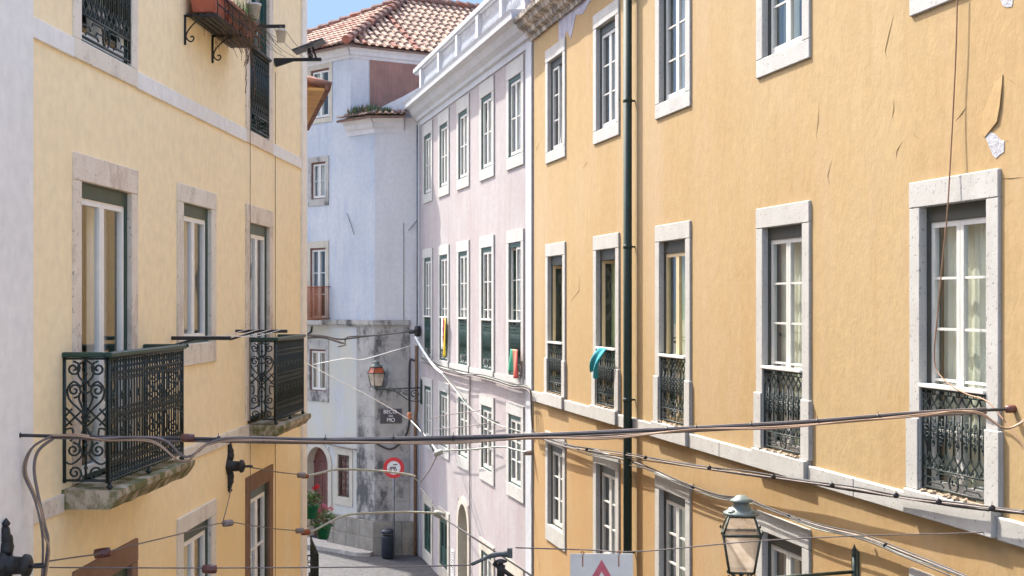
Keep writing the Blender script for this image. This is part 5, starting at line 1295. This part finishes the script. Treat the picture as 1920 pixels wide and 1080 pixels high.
for k in range(260):
    b = Vector((1.30 + rnd.gauss(0, .12), -.22 + rnd.gauss(0, .07), .2)); d = Vector((rnd.gauss(0, .05), rnd.gauss(0, .05), rnd.uniform(.06, .3))); s2_ = Vector((rnd.uniform(-1, 1), rnd.uniform(-1, 1), 0)).normalized() * .006
    q.add([b - s2_, b + s2_, b + d], [(0, 1, 2)])
o = q.build('grassy_plant', M['leaf'], None, FL.w(pu, 0, pz), FL.rz); tag(o, 'fine green grassy plant standing in the farthest terracotta trough', 'plant')
# clothes line brackets on the yellow facade
def clothes_bracket(label, px, py, length, strut, lamp=False, below=True):
    u, z = FL.uz(px, py, 0); root = empty('clothes_line_bracket', FL.w(u, 0, z), FL.rz); tag(root, label, 'bracket', 'clothes line brackets on the yellow facade')
    q = MB(); q.box(-.018, .018, -length, 0, -.018, .018); q.build('bar', M['black'], root)
    q = MB(); q.tube([(-.3 * strut, 0, -.10 * abs(strut)), (0, -.22, -.01)], .014, 4); q.build('strut', M['black'], root)
    return root
u1_, z1_ = FL.uz(322, 634, 0); u2_, z2_ = FL.uz(440, 621, 0)
clothes_bracket('dark clothes line bar jutting out beside the middle window sill', 322, 634, .58, .9)
clothes_bracket('dark clothes line bar just above the far balcony', 442, 621, .60, .9)
cb = clothes_bracket('dark clothes line bar with strut at the top, beyond the planters', 452, 50, .52, -1.0)
q = MB(); u_, z_ = FL.uz(272, 648, 0); root = empty('clothes_line_bracket', FL.w(u_, 0, z_), FL.rz); tag(root, 'short dark green bar beside the near balcony handrail', 'bracket', 'clothes line brackets on the yellow facade')
q.box(-.015, .015, -.40, 0, -.015, .015); q.build('bar', M['green'], root)
runs = []
for o_ in (.15, .28, .42, .54): runs.append(([FL.w(u1_, o_, z1_ + .02), FL.w((u1_ + u2_) / 2, o_, z1_ - .01), FL.w(u2_, o_, z2_ + .02)], .0035, M['rope']))
cable('clothes_line', 'thin clothes lines strung between two bars above the far balcony', 'line', runs)
runs = []
uu, zz = FL.uz(452, 50, 0); vv, z3 = FL.uz(512, 112, 0)
for o_ in (.12, .24, .36, .48): runs.append(([FL.w(uu, o_, zz + .02), FL.w((uu + vv) / 2, o_ + .02, (zz + z3) / 2 - .04), FL.w(vv, o_ + .05, z3 + .03)], .003, M['cablegrey']))
cable('clothes_line', 'thin slack lines between the two topmost bars by the corner', 'line', runs)
# floodlight / reflector arm near the corner
u_, z_ = FL.uz(514, 113, 0); root = empty('reflector_lamp', FL.w(u_, 0, z_), FL.rz); tag(root, 'dark tilted reflector plate on an iron arm sticking out past the yellow corner', 'lamp')
q = MB(); q.box(-.022, .022, -.62, 0, -.015, .025); q.add([(-.02, 0, -.016), (.02, 0, -.016), (.02, -.25, -.016), (-.02, -.25, -.016), (-.02, -.02, -.09), (.02, -.02, -.09)], [(0, 1, 2, 3), (0, 4, 5, 1), (4, 3, 2, 5), (0, 3, 4), (1, 5, 2)]); q.build('arm', M['black'], root)
q = MB(); A = [(-.16, -.27, .09), (-.10, -.66, .25), (.20, -.66, .25), (.14, -.27, .09)]; nrmv = (0, .006, .03)
q.add([tuple(p) for p in A] + [(p[0], p[1] + .008, p[2] + .02) for p in A], [(0, 1, 2, 3), (7, 6, 5, 4), (0, 4, 5, 1), (1, 5, 6, 2), (2, 6, 7, 3), (3, 7, 4, 0)]); q.build('reflector', M['flood'], root)
q = MB(); q.tube([(0, -.48, .02), (.0, -.46, .15)], .02, 6); q.tube([(0.03, -.55, .02), (.02, -.50, .17)], .014, 6); q.lathe([(.03, 0), (.035, .03), (.02, .05)], (0, -.48, .03), 8); q.build('hinge', M['black'], root)
# hanging pots
def pot(label, px, py, Y, r_, h, mat_, hang):
    root = empty('hanging_pot', W(px, py, Y)); tag(root, label, 'pot')
    q = MB(); q.lathe([(r_ * .72, 0), (r_, h), (r_ * 1.08, h), (r_ * 1.08, h + .02), (r_ * .9, h + .02), (r_ * .85, h - .03)], (0, 0, 0), 16); q.build('bowl', mat_, root)
    q = MB()
    for k in range(3): q.tube([(r_ * cos(k * 2.1), r_ * sin(k * 2.1), h), (0, 0, h + hang)], .003, 4)
    q.build('hanger', M['cablegrey'], root); return root
pot('grubby white plastic pot hanging beyond the planters at the top', 476, 33, 14.7, .078, .13, M['whitepot'], .3)
pot('translucent white plastic pot hanging from the topmost bar', 527, 79, 15.4, .062, .12, M['whitepot'], .07)
# geraniums
def geranium(label, px, py, Y, s_, petal, seed):
    rnd = random.Random(seed); root = empty('potted_geranium', W(px, py, Y)); tag(root, label, 'potted plant', 'geranium pots behind the yellow corner')
    q = MB(); q.lathe([(.085 * s_, 0), (.13 * s_, .2 * s_), (.14 * s_, .2 * s_), (.14 * s_, .225 * s_), (.12 * s_, .225 * s_)], (0, 0, 0), 14); q.build('pot', M['greenpot'], root)
    q = MB()
    for k in range(240):
        a = rnd.uniform(0, 2 * pi); r_ = rnd.random() ** .6 * .20 * s_; z = .22 * s_ + rnd.uniform(-.04, .24) * s_ * (1 - r_ * 1.5)
        c_ = Vector((r_ * cos(a), r_ * sin(a), z)); n_ = Vector((rnd.gauss(0, .5), rnd.gauss(0, .5), 1)).normalized(); t1 = n_.orthogonal().normalized(); t2 = n_.cross(t1); rr = rnd.uniform(.016, .032) * s_
        q.add([c_ + (t1 * cos(b) + t2 * sin(b)) * rr * (1 if j else .3) for j, b in enumerate([2 * pi * j / 7 for j in range(7)])], [tuple(range(7))], 0 if rnd.random() < .75 else 1)
    q.build('foliage', [M['leaf'], M['leafdark']], root)
    q = MB()
    for k in range(5):
        c_ = Vector((rnd.uniform(-.14, .14) * s_, rnd.uniform(-.14, .05) * s_, rnd.uniform(.42, .54) * s_)); q.tube([(c_.x * .5, c_.y * .5, .25 * s_), c_], .004, 4, 1)
        for j in range(26):
            d = Vector((rnd.gauss(0, 1), rnd.gauss(0, 1), rnd.gauss(0, .7))).normalized() * .04 * s_; t1 = d.orthogonal().normalized() * .013 * s_; t2 = d.cross(t1).normalized() * .013 * s_; p = c_ + d
            q.add([p - t1, p + t2, p + t1, p - t2], [(0, 1, 2, 3)])
    q.build('flowers', [petal, M['leaf']], root); return root
geranium('geranium with pink flowers in a green pot held out past the yellow corner', 606, 1010, 20.9, 1.0, M['petalpink'], 1)
geranium('geranium with red flowers in a green pot, higher and closer to the yellow corner', 583, 972, 20.6, .95, M['petal'], 2)
q = MB(); a = Vector(W(572, 955, 20.8)); b = Vector(W(600, 985, 20.9)); c_ = Vector(W(572, 986, 20.8)); o_ = a.copy()
q.tube([a - o_, b - o_], .016, 6); q.tube([c_ - o_, b - o_], .012, 6)
tag(q.build('pot_bracket', M['rodgrey'], None, o_), 'pale triangular metal bracket carrying the geranium pots', 'bracket')
